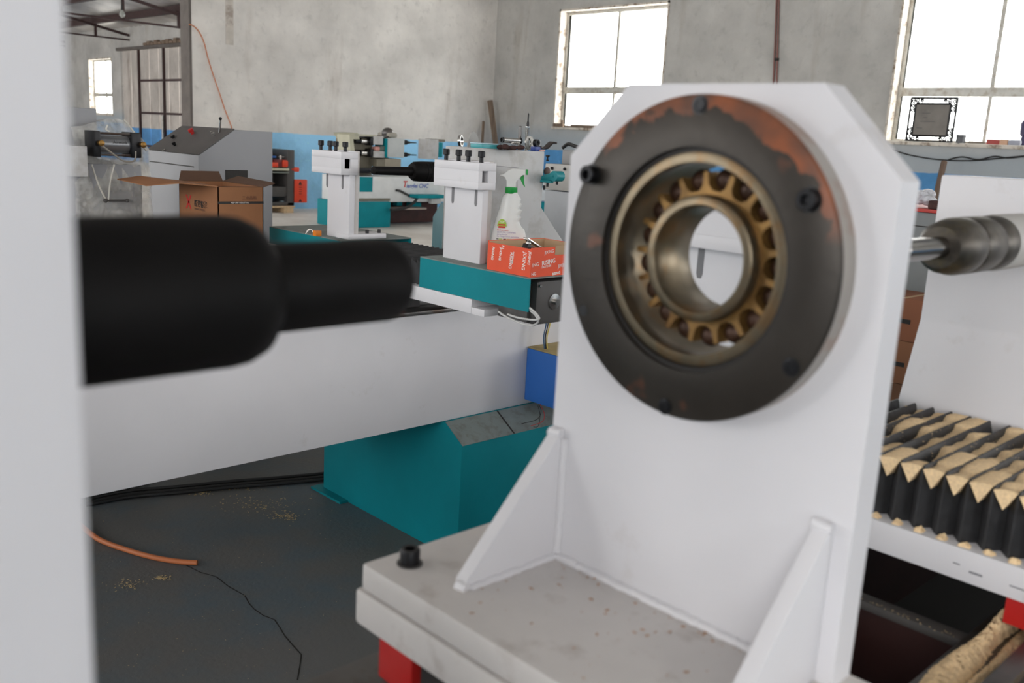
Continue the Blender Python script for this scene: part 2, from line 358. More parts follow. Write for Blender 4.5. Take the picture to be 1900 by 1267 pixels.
# ================================================================ SETTING
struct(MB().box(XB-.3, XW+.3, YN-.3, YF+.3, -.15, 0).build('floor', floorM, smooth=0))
def wallholes(name, ax, c0, c1, a0, a1, z1, holes, m):
    # a wall with rectangular holes; ax = axis of its thickness, runs along the other one
    b = MB(); cuts = sorted(set([a0, a1]+[h[0] for h in holes]+[h[1] for h in holes]))
    for i in range(len(cuts)-1):
        p, q = cuts[i], cuts[i+1]; h = [k for k in holes if k[0] <= p+1e-6 and k[1] >= q-1e-6]
        for lo, hi in ([(0, h[0][2]), (h[0][3], z1)] if h else [(0, z1)]):
            if hi-lo < 1e-4: continue
            if ax == 0: b.box(c0, c1, p, q, lo, hi)
            else: b.box(p, q, c0, c1, lo, hi)
    return struct(b.build(name, m, smooth=0))
wallholes('wall_right', 0, XW, XW+.34, YN-.3, YF, 4.55, WIN+[(28.3, 33.4, 0, 3.72)], plasterR)
wallholes('wall_back', 0, XB-.3, XB, YN-.3, YF, 4.4, BACKWIN, plasterL)
wallholes('wall_near', 1, YN-.3, YN, XB, XW, 6.6, NEARWIN, plasterL)
struct(MB().box(XB, XW, YF, YF+.3, 0, 6.6).build('wall_far', plasterL, smooth=0))
struct(MB().box(6.84, XW-.001, YL, YL+.30, 0, 5.7).build('wall_left', plasterL, smooth=0))
struct(MB().box(6.80, 6.84, YL-.004, YL+.30, 0, 5.7).build('trim_1', concrete, smooth=0))
# pitched roof of corrugated sheets, highest along the middle of the hall
RIDGE = 4.4; ZE = 4.30; SL = .17
def roofz(x): return ZE+.08+SL*((XW-x) if x > RIDGE else (XW-RIDGE)-(RIDGE-x)*1.0)
roof = MB(); 
for (x0, x1) in ((RIDGE, XW+.3), (XB-.3, RIDGE)):
    ny = 260; ys = [YN-.3+(YF-YN+.6)*k/ny for k in range(ny+1)]
    A = [roof.bm.verts.new((x0, y, roofz(x0)+(.03 if k % 2 else 0))) for k, y in enumerate(ys)]
    B = [roof.bm.verts.new((x1, y, roofz(x1)+(.03 if k % 2 else 0))) for k, y in enumerate(ys)]
    for k in range(ny): roof.bm.faces.new((A[k], A[k+1], B[k+1], B[k]))
struct(roof.build('ceiling', roofM, smooth=0))
a = at(418, -20, 1, YL); c = at(433, 84, 1, YL)
struct(MB().box(a.x, c.x, YL-.006, YL, c.z, 5.5).build('trim_3', mat('brown_patch_mortar', (.55, .51, .46), .9, var=.15, nscale=7, stain=(.3, .24, .2), stain_amt=.7, stain_scale=5), smooth=0))
# roof trusses and purlins
def truss(Y, label):
    t = thing('roof_truss', label, 'truss', (XW-.1, Y, 4.0), 'roof trusses'); w = .035
    MB().box(XB, XW, Y-w, Y+w, 3.95, 4.0).build('bottom_chord', maroon, t)
    for sx0, sx1 in ((XW, RIDGE), (XB, RIDGE)):
        b = MB(); b.prism([(sx0, roofz(sx0)-.30), (sx1, roofz(sx1)-.22), (sx1, roofz(sx1)-.14), (sx0, roofz(sx0)-.22)], 1, Y-w, Y+w); b.build('top_chord', maroon, t)
    for x in (12.15, 10.6, 9.0, 7.4, 5.9, RIDGE, 2, -.5, -2.5):
        MB().box(x-.035, x+.035, Y-.03, Y+.03, 3.99, roofz(x)-.18).build('strut', maroon, t)
for k, Y in enumerate((32.6, 26.45, 20.3, 38.7)):
    truss(Y, ['maroon steel roof truss farthest but one, its end resting on the far window wall', 'maroon steel roof truss nearer the doorway column, with the bulb hanging in front of it', 'maroon steel roof truss just behind the partition wall', 'last maroon steel roof truss at the far end'][k])
for x, lab in ((12.15, 'dark maroon roof purlin nearest the window wall'), (10.6, 'dark maroon roof purlin second from the window wall'), (9.0, 'dark maroon roof purlin third from the window wall'), (7.4, 'dark maroon roof purlin fourth from the window wall')):
    tag(MB().box(x-.07, x+.07, YL+.35, YF, roofz(x)-.20, roofz(x)-.005).build('roof_purlin', maroon, smooth=0), lab, 'purlin', 'roof purlins')
b = thing('light_bulb', 'bare clear bulb hanging on a wire below the roof trusses', 'bulb', at(227, 33, 1, 24.5))
p = Vector(WL[b.name])
MB().tube([p+Vector((0, 0, .28)), Vector((p.x, p.y, roofz(p.x)))], .008, 6).build('wire', cableB, b)
MB().cyl(p+Vector((0, 0, .18)), p+Vector((0, 0, .30)), .03, .02).build('socket', cableB, b)
MB().rev(p, (0, 0, 1), [(0, .005), (.02, .05), (.07, .075), (.12, .06), (.18, .03)], 16).build('glass', mat('bulb_glass', (.6, .62, .58), .1, trans=.5), b)

# windows of the right wall: jamb plaster, frame bars and panes
def window(n, y0, y1, z0, z1):
    X = XW
    w = thing('window_%d' % n, '', 'window', (X+.17, (y0+y1)/2, z0)); del w['category']; del w['label']; w['kind'] = 'structure'
    # chipped reveal around the hole
    b = MB(); t = .035
    b.box(X-.012, X+.30, y1-t, y1, z0, z1); b.box(X-.012, X+.30, y0, y0+t, z0, z1); b.box(X-.012, X+.30, y0, y1, z1-t, z1)
    b.build('reveal', plaster_edge, w, smooth=0)
    MB().box(X-.03, X+.30, y0-.02, y1+.02, z0-.03, z0+.015, .006).build('sill', plaster_edge, w)
    yi0, yi1, zi0, zi1 = y0+t, y1-t, z0+.015, z1-t; f = .055; Xf = X+.17; zm = z0+.70; ym = (yi0+yi1)/2-.04
    fr = MB(); fr.box(Xf, Xf+.07, yi0, yi0+f, zi0, zi1, .004); fr.box(Xf, Xf+.07, yi1-f, yi1, zi0, zi1, .004)
    fr.box(Xf, Xf+.07, yi0+f, yi1-f, zi1-f, zi1, .004); fr.box(Xf, Xf+.07, yi0+f, yi1-f, zi0, zi0+.04, .004)
    fr.build('frame', alu, w)
    MB().box(Xf-.01, Xf+.08, yi0+f, yi1-f, zm-.06, zm+.06, .004).build('transom', alu, w)
    MB().box(Xf, Xf+.06, ym-.028, ym+.028, zm+.06, zi1-f, .004).build('mullion', alu, w)
    MB().box(Xf, Xf+.06, ym-.022, ym+.022, zi0+.04, zm-.06, .004).build('mullion', alu, w)
    for a0, a1 in ((yi0+f, ym-.02), (ym+.02, yi1-f)):
        for c0, c1 in ((zi0+.04, zm-.06), (zm+.06, zi1-f)):
            MB().box(Xf+.03, Xf+.036, a0, a1, c0, c1).build('pane', glassM, w, smooth=0)
for n, v in enumerate(WIN): window(n+1, *v)

# sheet-metal door in the far part of the right wall
d = thing('door_1', '', 'door', (XW+.1, 30.8, 0)); del d['category']; del d['label']; d['kind'] = 'structure'
doorM = plaster('weathered_door_sheet', (.56, .52, .48), (.12, .32, .62), 1.12, (.22, .16, .12), vert=.8)
dl = plasterR
for k in range(7):
    ya = 28.3+k*(5.1/7); MB().box(XW+.06, XW+.09, ya+.01, ya+5.1/7-.01, 0, 3.66, .004).build('panel', doorM, d)
for y in (28.32, 30.05, 31.97): MB().box(XW-.0, XW+.06, y-.045, y+.045, 0, 3.66).build('post', maroon, d)
for z in (.55, 1.62, 2.66): MB().box(XW+.02, XW+.06, 28.36, 31.93, z-.035, z+.035).build('rail', maroon, d)
MB().box(XW-.12, XW-.02, 27.0, 33.5, 3.64, 3.74).build('track', concrete, d)
MB().cyl((XW-.05, 30.05, .3), (XW-.05, 30.05, 1.55), .03).build('bolt_rod', alu, d)
for k in range(11):
    yy = 28.2+k*.28
    MB().box(XW-.13, XW-.01, yy, yy+.25, 3.745, 3.745+R_.uniform(.08, .2), .03).build('debris', woodO, d)

# floor crack, wire, hoses, small litter
pts = [(345, 1048), (372, 1062), (400, 1070), (425, 1088), (455, 1105), (462, 1120), (470, 1130), (488, 1142), (510, 1150), (518, 1165), (530, 1180), (542, 1197), (560, 1215), (557, 1240), (553, 1262)]
ck = MB(); pp = [at(x+R_.uniform(-1.5, 1.5), y, 2, .0) for x, y in pts]
for i in range(len(pp)-1):
    a, c = pp[i], pp[i+1]; d_ = (c-a).normalized(); nn = Vector((-d_.y, d_.x, 0))*.0022
    ck.quad(a-nn+Vector((0, 0, .0008)), c-nn*.8+Vector((0, 0, .0008)), c+nn*.8+Vector((0, 0, .0008)), a+nn+Vector((0, 0, .0008)))
struct(ck.build('trim_2', mat('crack_dirt', (.02, .018, .015), .9), smooth=0))
hp = [at(x, y, 2, .009) for x, y in ((60, 900), (120, 950), (172, 993), (200, 1008), (232, 1019), (265, 1029), (300, 1037), (335, 1042), (366, 1044))]
tag(MB().tube(smoothpath(hp), .0085, 12).build('rubber_hose', copper), 'cut piece of orange rubber hose lying on the dark floor', 'hose')
cb = thing('floor_cable', 'black cables running across the floor beneath the far white lathe bed', 'cable', at(430, 895, 2, 0))
for dy in (0, 6, 11):
    MB().tube(smoothpath([at(x, y+dy, 2, .008) for x, y in ((160, 926), (240, 911), (330, 903), (430, 893), (520, 886), (625, 876))]), .007).build('strand', cableB, cb)
fl = MB()
def fleck(c, s):
    a = R_.uniform(0, 6.28); u = Vector((math.cos(a), math.sin(a), 0))*s; v = Vector((-math.sin(a), math.cos(a), 0))*s*R_.uniform(.15, .5)
    q = [c-u, c+v, c+u, c-v]; top = [k+Vector((0, 0, s*.3)) for k in q]
    fl.quad(*top); 
    for i in range(4): fl.quad(q[i], q[(i+1) % 4], top[(i+1) % 4], top[i])
for cx, cy_, sx_, sy_, n in ((480, 935, 70, 18, 150), (530, 958, 28, 7, 120), (375, 915, 22, 5, 80), (300, 1072, 18, 4, 60), (240, 1085, 35, 12, 60), (440, 905, 60, 6, 60)):
    for k in range(n): fleck(at(R_.gauss(cx, sx_*.5), R_.gauss(cy_, sy_*.5), 2, .001), R_.uniform(.001, .0045))
for k in range(150): fleck(at(R_.uniform(180, 660), R_.uniform(930, 1260), 2, .001), R_.uniform(.0008, .002))
tag(fl.build('sawdust_litter', mat('wood_shavings', (.55, .42, .22), .9), smooth=0), 'pale wood shavings scattered on the dark floor', 'sawdust', kind='stuff')

# ================================================================ FOREGROUND LATHE
AY, AZ = .4385, 1.265
# ---- headstock
h = thing('lathe_headstock', 'white headstock wall at the left picture edge holding the big black spindle', 'headstock', (-.1, .43, .82))
MB().box(-.32, .094, .268, .60, .82, 1.98, .006).build('housing', white, h)
MB().rev((.09, AY-.006, 1.2685), (1, 0, 0), [(0, .0385), (.128, .0385), (.136, .0375), (.144, .034), (.149, .028)], 64).build('chuck_body', black, h)
MB().rev((.232, AY-.006, 1.2685), (1, 0, 0), [(0, .0237), (.085, .0237), (.09, .0226), (.093, .020), (.093, .011), (.05, .010), (.05, 0)], 48, cap=False).build('chuck_nose', black, h)
MB().rev((.094, AY-.006, 1.2685), (1, 0, 0), [(0, .046), (.003, .046), (.003, .038)], 48, cap=False).build('collar', steelD, h)

# ---- bed: open steel trough with a rail on each side
t = thing('lathe_bed', 'nearest lathe bed, an open dark trough with rails under the bearing stand', 'lathe bed', (.9, .43, 0))
for y0, y1 in ((.125, .335), (.56, .735)):
    MB().box(-.6, 3.2, y0, y1, .77, .81, .003).build('rail_flange', steelD, t)
    MB().box(-.6, 3.2, (y0 if y0 < .3 else y1-.02), (y0+.02 if y0 < .3 else y1), .42, .77).build('side_wall', redD, t)  # dark colour deepens the shade inside the trough
    yr = .262 if y0 < .3 else (y0+y1)/2
    MB().box(-.6, 3.2, yr-.011, yr+.011, .81, .832, .003).build('linear_rail', steelD, t)
MB().box(-.6, 3.2, .145, .715, .42, .44).build('trough_floor', ink, t)  # black colour stands for the shade in the hollow bed
MB().box(1.105, 1.115, .145, .715, .44, .795).build('cross_wall', redD, t)
MB().box(1.095, 1.12, .336, .559, .795, .806, .002).build('cross_lip', greyD, t)
for xx in (-.2, .7, 2.2): 
    MB().box(xx-.2, xx+.2, .16, .70, .0, .42, .01).build('pedestal', teal, t)
# sawdust ridge on the near rail
def lump(b, c0, c1, w, hgt, n=40, m=8, rough=.35, seed=1):
    rr = random.Random(seed); c0 = Vector(c0); c1 = Vector(c1); d_ = (c1-c0).normalized(); s_ = Vector((-d_.y, d_.x, 0)); G = []
    ph = [rr.uniform(0, 6.28) for _ in range(6)]
    for i in range(n+1):
        t_ = i/n; env = min(1, 6*t_, 6*(1-t_))**.5*(.75+.25*math.sin(ph[0]+t_*9)+.15*math.sin(ph[1]+t_*23)); row = []
        for j in range(m+1):
            a = -1+2*j/m; ww = w*(.8+.2*math.sin(ph[2]+t_*13)+rr.uniform(-.1, .1)*rough*3)
            z = hgt*max(0, env)*(1-a*a)**.8*(1+rr.uniform(-rough, rough))
            row.append(b.bm.verts.new(c0.lerp(c1, t_)+s_*ww*a+Vector((rr.uniform(-1, 1), rr.uniform(-1, 1), 0))*w*.08*rough+Vector((0, 0, z))))
        G.append(row)
    for i in range(n):
        for j in range(m): b.bm.faces.new((G[i][j], G[i+1][j], G[i+1][j+1], G[i][j+1]))
    return b
sd = MB(); lump(sd, (.78, .313, .808), (1.30, .311, .808), .020, .019, 240, 8, .26, 3); lump(sd, (.80, .285, .809), (1.30, .286, .809), .011, .008, 200, 8, .3, 5); lump(sd, (.78, .205, .809), (1.30, .21, .809), .035, .011, 200, 8, .2, 8)
for k in range(500): 
    fl = sd; fleck(Vector((R_.uniform(.75, 1.12), R_.uniform(.14, .305), .8105)), R_.uniform(.001, .003))
for k in range(60):
    fleck(Vector((R_.gauss(1.100, .003), R_.uniform(.33, .55), .8065)), R_.uniform(.0006, .0015))
tag(sd.build('rail_sawdust', sawdust), 'ridge of pale sawdust heaped along the near rail at bottom right', 'sawdust', kind='stuff')

# ---- steady rest (bearing stand)
s = thing('steady_rest', 'large white bearing stand with rusty flange and open bearing, in the foreground', 'steady rest', (.68, .44, .81))
MB().box(.484, .6785, .195, .681, .9235, .950, .004).build('base_plate', whiteD, s)
MB().box(.482, .6785, .190, .688, .886, .922, .004).build('under_plate', whiteD, s)
PX0, PX1 = .645, .674
poly = [(.594, .95), (.594, 1.341), (.532, 1.404), (.350, 1.404), (.2835, 1.338), (.2835, .95)]
MB().holeplate(poly, (AY, AZ), .088, PX0, PX1).build('upright_plate', white, s, smooth=30, bevel=.002)
# gussets either side, on the spindle side
for gy, nm in ((.578, 'gusset'), (.298, 'gusset')):
    MB().prism([(.527, .95), (.645, .95), (.645, 1.076), (.637, 1.076), (.525, .957)], 1, gy, gy+.0145, .0015).build(nm, white, s)
# weld beads along the joints
def weld(a, c, r=.0045, n=None):
    a = Vector(a); c = Vector(c); n = n or int((c-a).length/.004)
    return MB().tube([a.lerp(c, i/n)+Vector((R_.uniform(-1, 1), R_.uniform(-1, 1), R_.uniform(-1, 1)))*r*.16 for i in range(n+1)], r, 8, [r*(.85+.3*R_.random()) for _ in range(n+1)]).build('weld_bead', white, s)
weld((.644, .312, .951), (.644, .578, .951), .005); weld((.644, .577, .955), (.644, .577, 1.074), .0042); weld((.644, .594, .955), (.644, .5935, 1.074), .004)
weld((.53, .5775, .951), (.642, .5775, .951), .004); weld((.53, .3125, .951), (.642, .3125, .951), .004); weld((.644, .3125, .955), (.644, .3125, 1.072), .004)
weld((.526, .578, .952), (.526, .592, .952), .0065); weld((.64, .578, 1.078), (.64, .592, 1.078), .005); weld((.64, .298, 1.078), (.64, .312, 1.078), .005)
# flange ring with six cap screws
FX = .6215
MB().rev((FX, AY, AZ-.001), (1, 0, 0), [(0, .0905), (0, .1290), (.0015, .1305), (.0045, .1307), (.0045, .0905)], 128, close=True).build('flange_ring', flangeM, s, smooth=50)
MB().rev((FX+.0046, AY, AZ-.001), (1, 0, 0), [(0, .0905), (0, .1307), (PX0-FX-.0046, .1307), (PX0-FX-.0046, .0905)], 128, close=True).build('flange_rim', mat('brushed_rim_steel', (.40, .375, .34), .42, metal=.5, var=.1, stain=(.30, .13, .06), stain_amt=.6, stain_scale=14), s, smooth=50)
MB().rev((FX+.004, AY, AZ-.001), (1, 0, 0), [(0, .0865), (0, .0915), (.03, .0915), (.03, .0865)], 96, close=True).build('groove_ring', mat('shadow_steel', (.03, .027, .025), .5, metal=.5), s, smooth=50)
for (y, z, hh, rb_) in ((.440, 1.386, .0008, .0062), (.546, 1.326, .0085, .0078), (.338, 1.321, .0065, .0080), (.337, 1.198, .001, .0062), (.447, 1.1405, .001, .0058)):
    MB().cyl((FX-.0004, y, z), (FX+.002, y, z), rb_*1.2, seg=24).build('counterbore', mat('recess_black', (.008, .008, .009), .35), s)  # flat black disc paints the dark of the screw recess
    socket_bolt('cap_screw', s, (FX-.0003, y, z), (-1, 0, 0), rb_, max(hh, .0012))
MB().cyl((FX-.0003, .545, 1.206), (FX+.003, .545, 1.206), .0050, seg=20).build('bolt_hole', MATS['recess_black'], s)  # black disc in place of an open, shaded hole
# bearing: outer race, inner race, brass cage and balls
br = MB().rev((.626, AY, AZ), (1, 0, 0), [(0, .0775), (0, .0835), (.001, .0865), (.060, .0870), (.060, .0775), (.042, .0790), (.030, .0800), (.018, .0790), (.004, .0770)], 128, close=True).build('bearing', racem, s, 'oily steel bearing outer ring', smooth=50)
WL[br.name] = WL[s.name]
MB().rev((.634, AY, AZ), (1, 0, 0), [(0, .0440), (0, .0500), (.0012, .0515), (.016, .0525), (.026, .0505), (.036, .0525), (.052, .0515), (.052, .0440), (.050, .0425), (.002, .0425)], 112, close=True).build('inner_race', racem, br, smooth=50)
# cage: scalloped brass ring, prongs between pockets
NB = 17; cg = bmesh.new(); seg = NB*24; fr_, bk_ = [], []
for k in range(seg):
    a = 2*math.pi*k/seg; u = (k % 24)/24; dd = abs(u-.5)*(2*math.pi/NB)*.0645
    ro = .0645-math.sqrt(max(0, .0099**2-dd*dd)) if dd < .0097 else .0705
    ro = max(ro, .0552)
    for lst, x in ((fr_, .6455), (bk_, .6660)):
        lst.append((cg.verts.new((x, AY+.0518*math.cos(a), AZ+.0518*math.sin(a))), cg.verts.new((x, AY+ro*math.cos(a), AZ+ro*math.sin(a)))))
for k in range(seg):
    q = (k+1) % seg
    cg.faces.new((fr_[k][0], fr_[q][0], fr_[q][1], fr_[k][1])); cg.faces.new((bk_[k][0], bk_[k][1], bk_[q][1], bk_[q][0]))
    cg.faces.new((fr_[k][1], fr_[q][1], bk_[q][1], bk_[k][1])); cg.faces.new((fr_[k][0], bk_[k][0], bk_[q][0], fr_[q][0]))
bmesh.ops.recalc_face_normals(cg, faces=cg.faces[:])
c_ = MB(); c_.add(cg); c_.build('cage', cagem, br, smooth=40)
ball0 = None
for k in range(NB):
    a = 2*math.pi*(k+.5)/NB; c = Vector((.6590, AY+.0645*math.cos(a), AZ+.0645*math.sin(a)))
    if ball0 is None: ball0 = MB().sphere((0, 0, 0), .0096, 20).build('ball', ballm, br); me0 = ball0.data; 
    o = ball0 if k == 0 else ball0.copy()
    if k: COL.objects.link(o)
    # sphere mesh was shifted by the parent offset; move it with the object
    o.location = c
# base bolts and red slide blocks
for (x, y) in ((.519, .652), (.519, .222)):
    socket_bolt('base_bolt', s, (x, y, .950), (0, 0, 1), .0098, .016)
    MB().cyl((x, y, .9502), (x, y, .9515), .0125, seg=24).build('washer', greyD, s)
for x in (.497, .595):
    for y in (.668-.03, .262):
        MB().box(x, x+.012, y-.022, y+.03, .832, .887, .002).build('slide_block', red, s)
        MB().box(x+.012, x+.075, y-.02, y+.028, .832, .887, .002).build('slide_block', greyD, s)
# wood crumbs on the base plate
cr_ = MB(); fl = cr_
for k in range(60):
    x = R_.uniform(.50, .64); y = R_.uniform(.25, .60); fleck(Vector((x, y, .9503)), R_.uniform(.0006, .0024))
for k in range(24): fleck(Vector((.634+R_.uniform(-.004, .002), R_.uniform(.32, .56), .9505)), R_.uniform(.0008, .0022))
tag(cr_.build('wood_crumbs', mat('orange_crumbs', (.42, .20, .08), .9), smooth=0), 'orange wood crumbs sprinkled on the bearing stand base', 'sawdust', kind='stuff')

# ---- cross slide carriage with bellows (shared by both lathes)
def bellows(parent, X0, X1, Y0, Y1, z0, z1, pitch=.0276, amp=.017, label=None):
    bl = MB().box(X0+.02, X1-.02, Y0, Y1, z0, z0+.01).build('bellows', rubber, parent); WL[bl.name] = WL[parent.name]
    n = max(1, round((Y1-Y0)/pitch)); pt = (Y1-Y0)/n
    fold = None
    def sect(y, crest):
        k = 0 if crest else amp*.7; zt = z1 if crest else z1-amp
        return [(X0+k, y, z0), (X0+k, y, zt-.004), (X0+k+.004, y, zt), (X1-k-.004, y, zt), (X1-k, y, zt-.004), (X1-k, y, z0)]
    for i in range(n):
        b = MB(); ya = Y0+i*pt
        S = [sect(ya, 0), sect(ya+pt*.46, 1), sect(ya+pt*.54, 1), sect(ya+pt, 0)]
        V = [[b.bm.verts.new(v) for v in q] for q in S]
        for a in range(3):
            for k in range(5): b.bm.faces.new((V[a][k], V[a+1][k], V[a+1][k+1], V[a][k+1]))
        if fold is None:
            f = b.build('fold', rubber, bl, smooth=25)
            fold = f
        else:
            b.bm.free(); f = fold.copy(); COL.objects.link(f); f.location = (0, i*pt, 0)
    return bl, n, pt
CX0, CX1 = 1.112, 1.44
c = thing('cross_slide', 'white cross slide with black bellows behind the bearing stand at right', 'cross slide', (1.27, .30, .832))
MB().box(CX0, CX1, -.42, .98, .870, .910, .003).build('slide_plate', white, c)
MB().box(CX0+.001, CX1, -.42, .98, .8905, .8915).build('joint_line', greyD, c)
bellows(c, 1.128, 1.43, -.06, .60, .910, .990, amp=.024)
MB().box(CX0, CX1, .62, .98, .911, 1.002, .003).build('end_cover', teal, c)
MB().box(CX0, CX1, -.42, -.07, .911, 1.002, .003).build('end_cover', teal, c)
for y in (.245, .648):
    for x in (1.125, 1.36):
        MB().box(x, x+.012, y-.02, y+.060 if y < .3 else y+.03, .833, .870, .002).build('slide_block', red, c); MB().box(x+.012, x+.07, y-.02, y+.03, .833, .870, .002).build('slide_block', greyD, c)
# sawdust filling the grooves of the bellows
sw = MB(); pit = .66/24
for i in range(24):
    y = -.06+i*pit
    if not (.20 < y < .56): continue
    rr = random.Random(40+i); p = pit*.5; ph = [rr.uniform(0, 6.28) for _ in range(4)]; base_ = rr.uniform(.62, .85); runs = []; G = []; prev = None
    N_ = 122
    for a in range(N_+1):
        xx = 1.1265+(1.431-1.1265)*a/N_; t_ = a/N_
        lv = base_+.22*math.sin(ph[0]+t_*7)+.14*math.sin(ph[1]+t_*17)+.05*math.sin(ph[2]+t_*41)
        if a < 14: lv = max(lv, .95-.01*a)
        lv = max(0, min(1.0, lv)); lv = min(lv, (N_-a)/5+.1)
        if lv < .28:
            if len(G) > 3: runs.append(G)
            G = []; continue
        row = []
        for j in range(9):
            v = -1+2*j/8; z_ = .9665+.0235*lv*(.96)+.0022*(1-v*v)*lv-.0012*v+rr.uniform(-.0005, .0005)
            row.append(sw.bm.verts.new((xx+rr.uniform(-.0005, .0005), y+v*p*lv*.99+rr.uniform(-.0004, .0004), z_)))
        row.append(sw.bm.verts.new((xx-(.0006 if a == 0 else 0), y, .9655))); G.append(row)
    if len(G) > 3: runs.append(G)
    for G in runs:
        for a in range(len(G)-1):
            for j in range(8): sw.bm.faces.new((G[a][j], G[a+1][j], G[a+1][j+1], G[a][j+1]))
            sw.bm.faces.new((G[a][8], G[a+1][8], G[a+1][9], G[a][9])); sw.bm.faces.new((G[a][9], G[a+1][9], G[a+1][0], G[a][0]))
        sw.bm.faces.new(G[0]); sw.bm.faces.new(G[-1][::-1])
    lump(sw, (1.116, y+.004, .9095), (1.131, y+.006, .9095), .008, .006, 6, 6, .3, i+80)
for k in range(700):
    fl = sw; yy_ = R_.uniform(.24, .58); f_ = ((yy_+.06)/pit) % 1; zz_ = .9665+.0235*(1-abs(f_-.5)*2) if False else .9655+.024*min(1, (1-abs(2*f_-1))/.92); fleck(Vector((R_.uniform(1.14, 1.42), yy_, zz_+.0006)), R_.uniform(.0006, .0018))
tag(sw.build('bellows_sawdust', sawdust), 'pale sawdust filling the grooves of the black bellows at right', 'sawdust', kind='stuff')
# pencil scribbles on the slide plate edge
MB().box(CX0-.0006, CX0, .33, .345, .884, .8865).box(CX0-.0006, CX0, .356, .364, .889, .8905).box(CX0-.0006, CX0, .28, .30, .885, .8865).build('scuff_mark', mat('graphite', (.2, .2, .22), .6), c)

# ---- tool posts
def tool_post(X, Y0, Y1, label, z0=1.002, foot=True, wide=None, blockY=None, flip=1):
    p = thing('tool_post', label, 'tool post', (X+.03, (Y0+Y1)/2, z0), 'white tool posts')
    bY0, bY1 = blockY
    # hollow column: front plate, recessed side
    MB().box(X, X+.022, Y0, Y1, z0, 1.292, .002).build('column', white, p)
    MB().box(X+.022, X+.046, Y0+.010, Y1-.010, z0, 1.292, .002).build('column_web', whiteD, p)
    if foot:
        MB().box(X-.004, X+.15, Y0-.006, Y0+.07, z0, z0+.017, .0015).build('foot_plate', white, p)
        for xx in (X+.085, X+.135): socket_bolt('foot_bolt', p, (xx, Y0+.015, z0+.017), (0, 0, 1), .006, .012)
    # clamp block, open on the near side as a square channel
    xb = X-.036; zb0, zb1 = 1.214, 1.288
    b = MB(); b.box(xb, X+.03, bY0, bY1, zb1-.022, zb1, .001); b.box(xb, X+.03, bY0, bY1, zb0, zb0+.020, .001); b.box(xb, xb+.014, bY0, bY1, zb0+.020, zb1-.022); b.box(X, X+.03, bY0, bY1, zb0+.020, zb1-.022)
    b.build('clamp_block', white, p)
    n = (bY1-bY0)
    for k, f in enumerate((.14, .36, .64, .86)):
        y = bY1-f*n; x = X-.015 if k % 2 == 0 else X-.004
        bb = MB().rev((x, y, zb1-.004), (0, 0, 1), [(0, .0060), (.018, .0060), (.020, .0100), (.034, .0100), (.036, .0085)], 12).build('clamp_bolt', blackB, p)
    for f in (.24, .76):
        y = bY1-f*n
        MB().prism([(y-.0055, 1.214), (y+.0055, 1.214), (y+.0055, 1.172), (y+.003, 1.165), (y-.003, 1.165), (y-.0055, 1.172)], 0, X-.0008, X+.001).build('slot', mat('slot_shadow_steel', (.17, .17, .18), .5), p)
    return p
tool_post(1.175, .665, .835, 'white tool post seen through the hole of the big bearing', foot=False, blockY=(.635, .858))

# ---- near tailstock (right edge)
def tailstock(X, Yc, hw, zc, label, chuck0, th=.12, boss=True, mt=white, ztop=1.337, split=1.112, sl=.085):
    k = thing('lathe_tailstock', label, 'tailstock', (X+th/2, Yc, .832))
    MB().prism([(X, ztop), (X, split), (X-sl, .97), (X-sl, .835), (X+th+sl+.03, .835), (X+th+sl+.03, .97), (X+th, split), (X+th, ztop)], 1, Yc-hw, Yc+hw, .004).build('body', mt, k)
    return k
tk = tailstock(1.48, .44, .152, 1.258, 'white tailstock at the right edge with worn steel chuck pointing at the bearing', 1.07, sl=.045)
ax = (0, AY-.006, 1.2575)
MB().rev((1.27, ax[1], ax[2]), (1, 0, 0), [(0, .030), (0, .0350), (.003, .036), (.21, .036)], 56, cap=False).build('boss', mat('pale_boss_paint', (.45, .44, .42), .5), tk)
MB().rev((1.105, ax[1], ax[2]), (1, 0, 0), [(0, .012), (.001, .024), (.012, .0305), (.03, .0330), (.036, .0342), (.060, .0342), (.064, .0330), (.068, .0345), (.118, .0345), (.124, .0328), (.132, .0328), (.136, .0345), (.166, .0345), (.170, .030)], 56).build('chuck_body', mat('worn_chuck_steel', (.075, .066, .055), .42, metal=.7, var=.3, nscale=60, stain=(.12, .10, .05), stain_amt=.5, stain_scale=25), tk)
MB().rev((1.00, ax[1], ax[2]), (1, 0, 0), [(0, .008), (.004, .0125), (.108, .0130), (.12, .0150)], 40).build('live_centre', mat('dark_chrome', (.16, .155, .15), .15, metal=1), tk)

# ================================================================ SECOND LATHE
t2 = thing('lathe_bed', 'long white lathe bed crossing the middle distance above the teal foot', 'lathe bed', (1.9, 2.52, 0))
MB().box(-1.6, 4.2, 2.221, 2.241, .452, .812, .003).build('side_wall', white, t2)
MB().box(-1.6, 4.2, 2.80, 2.82, .452, .812, .003).build('side_wall', white, t2)
MB().box(-1.6, 4.2, 2.241, 2.80, .452, .47).build('trough_floor', greyD, t2)
for y0, y1 in ((2.221, 2.40), (2.64, 2.82)):
    MB().box(-1.6, 4.2, y0, y1, .8125, .824, .002).build('rail_flange', steelD, t2)
    MB().box(-1.6, 4.2, (y0+y1)/2-.012, (y0+y1)/2+.012, .824, .846, .003).build('linear_rail', steelD, t2)
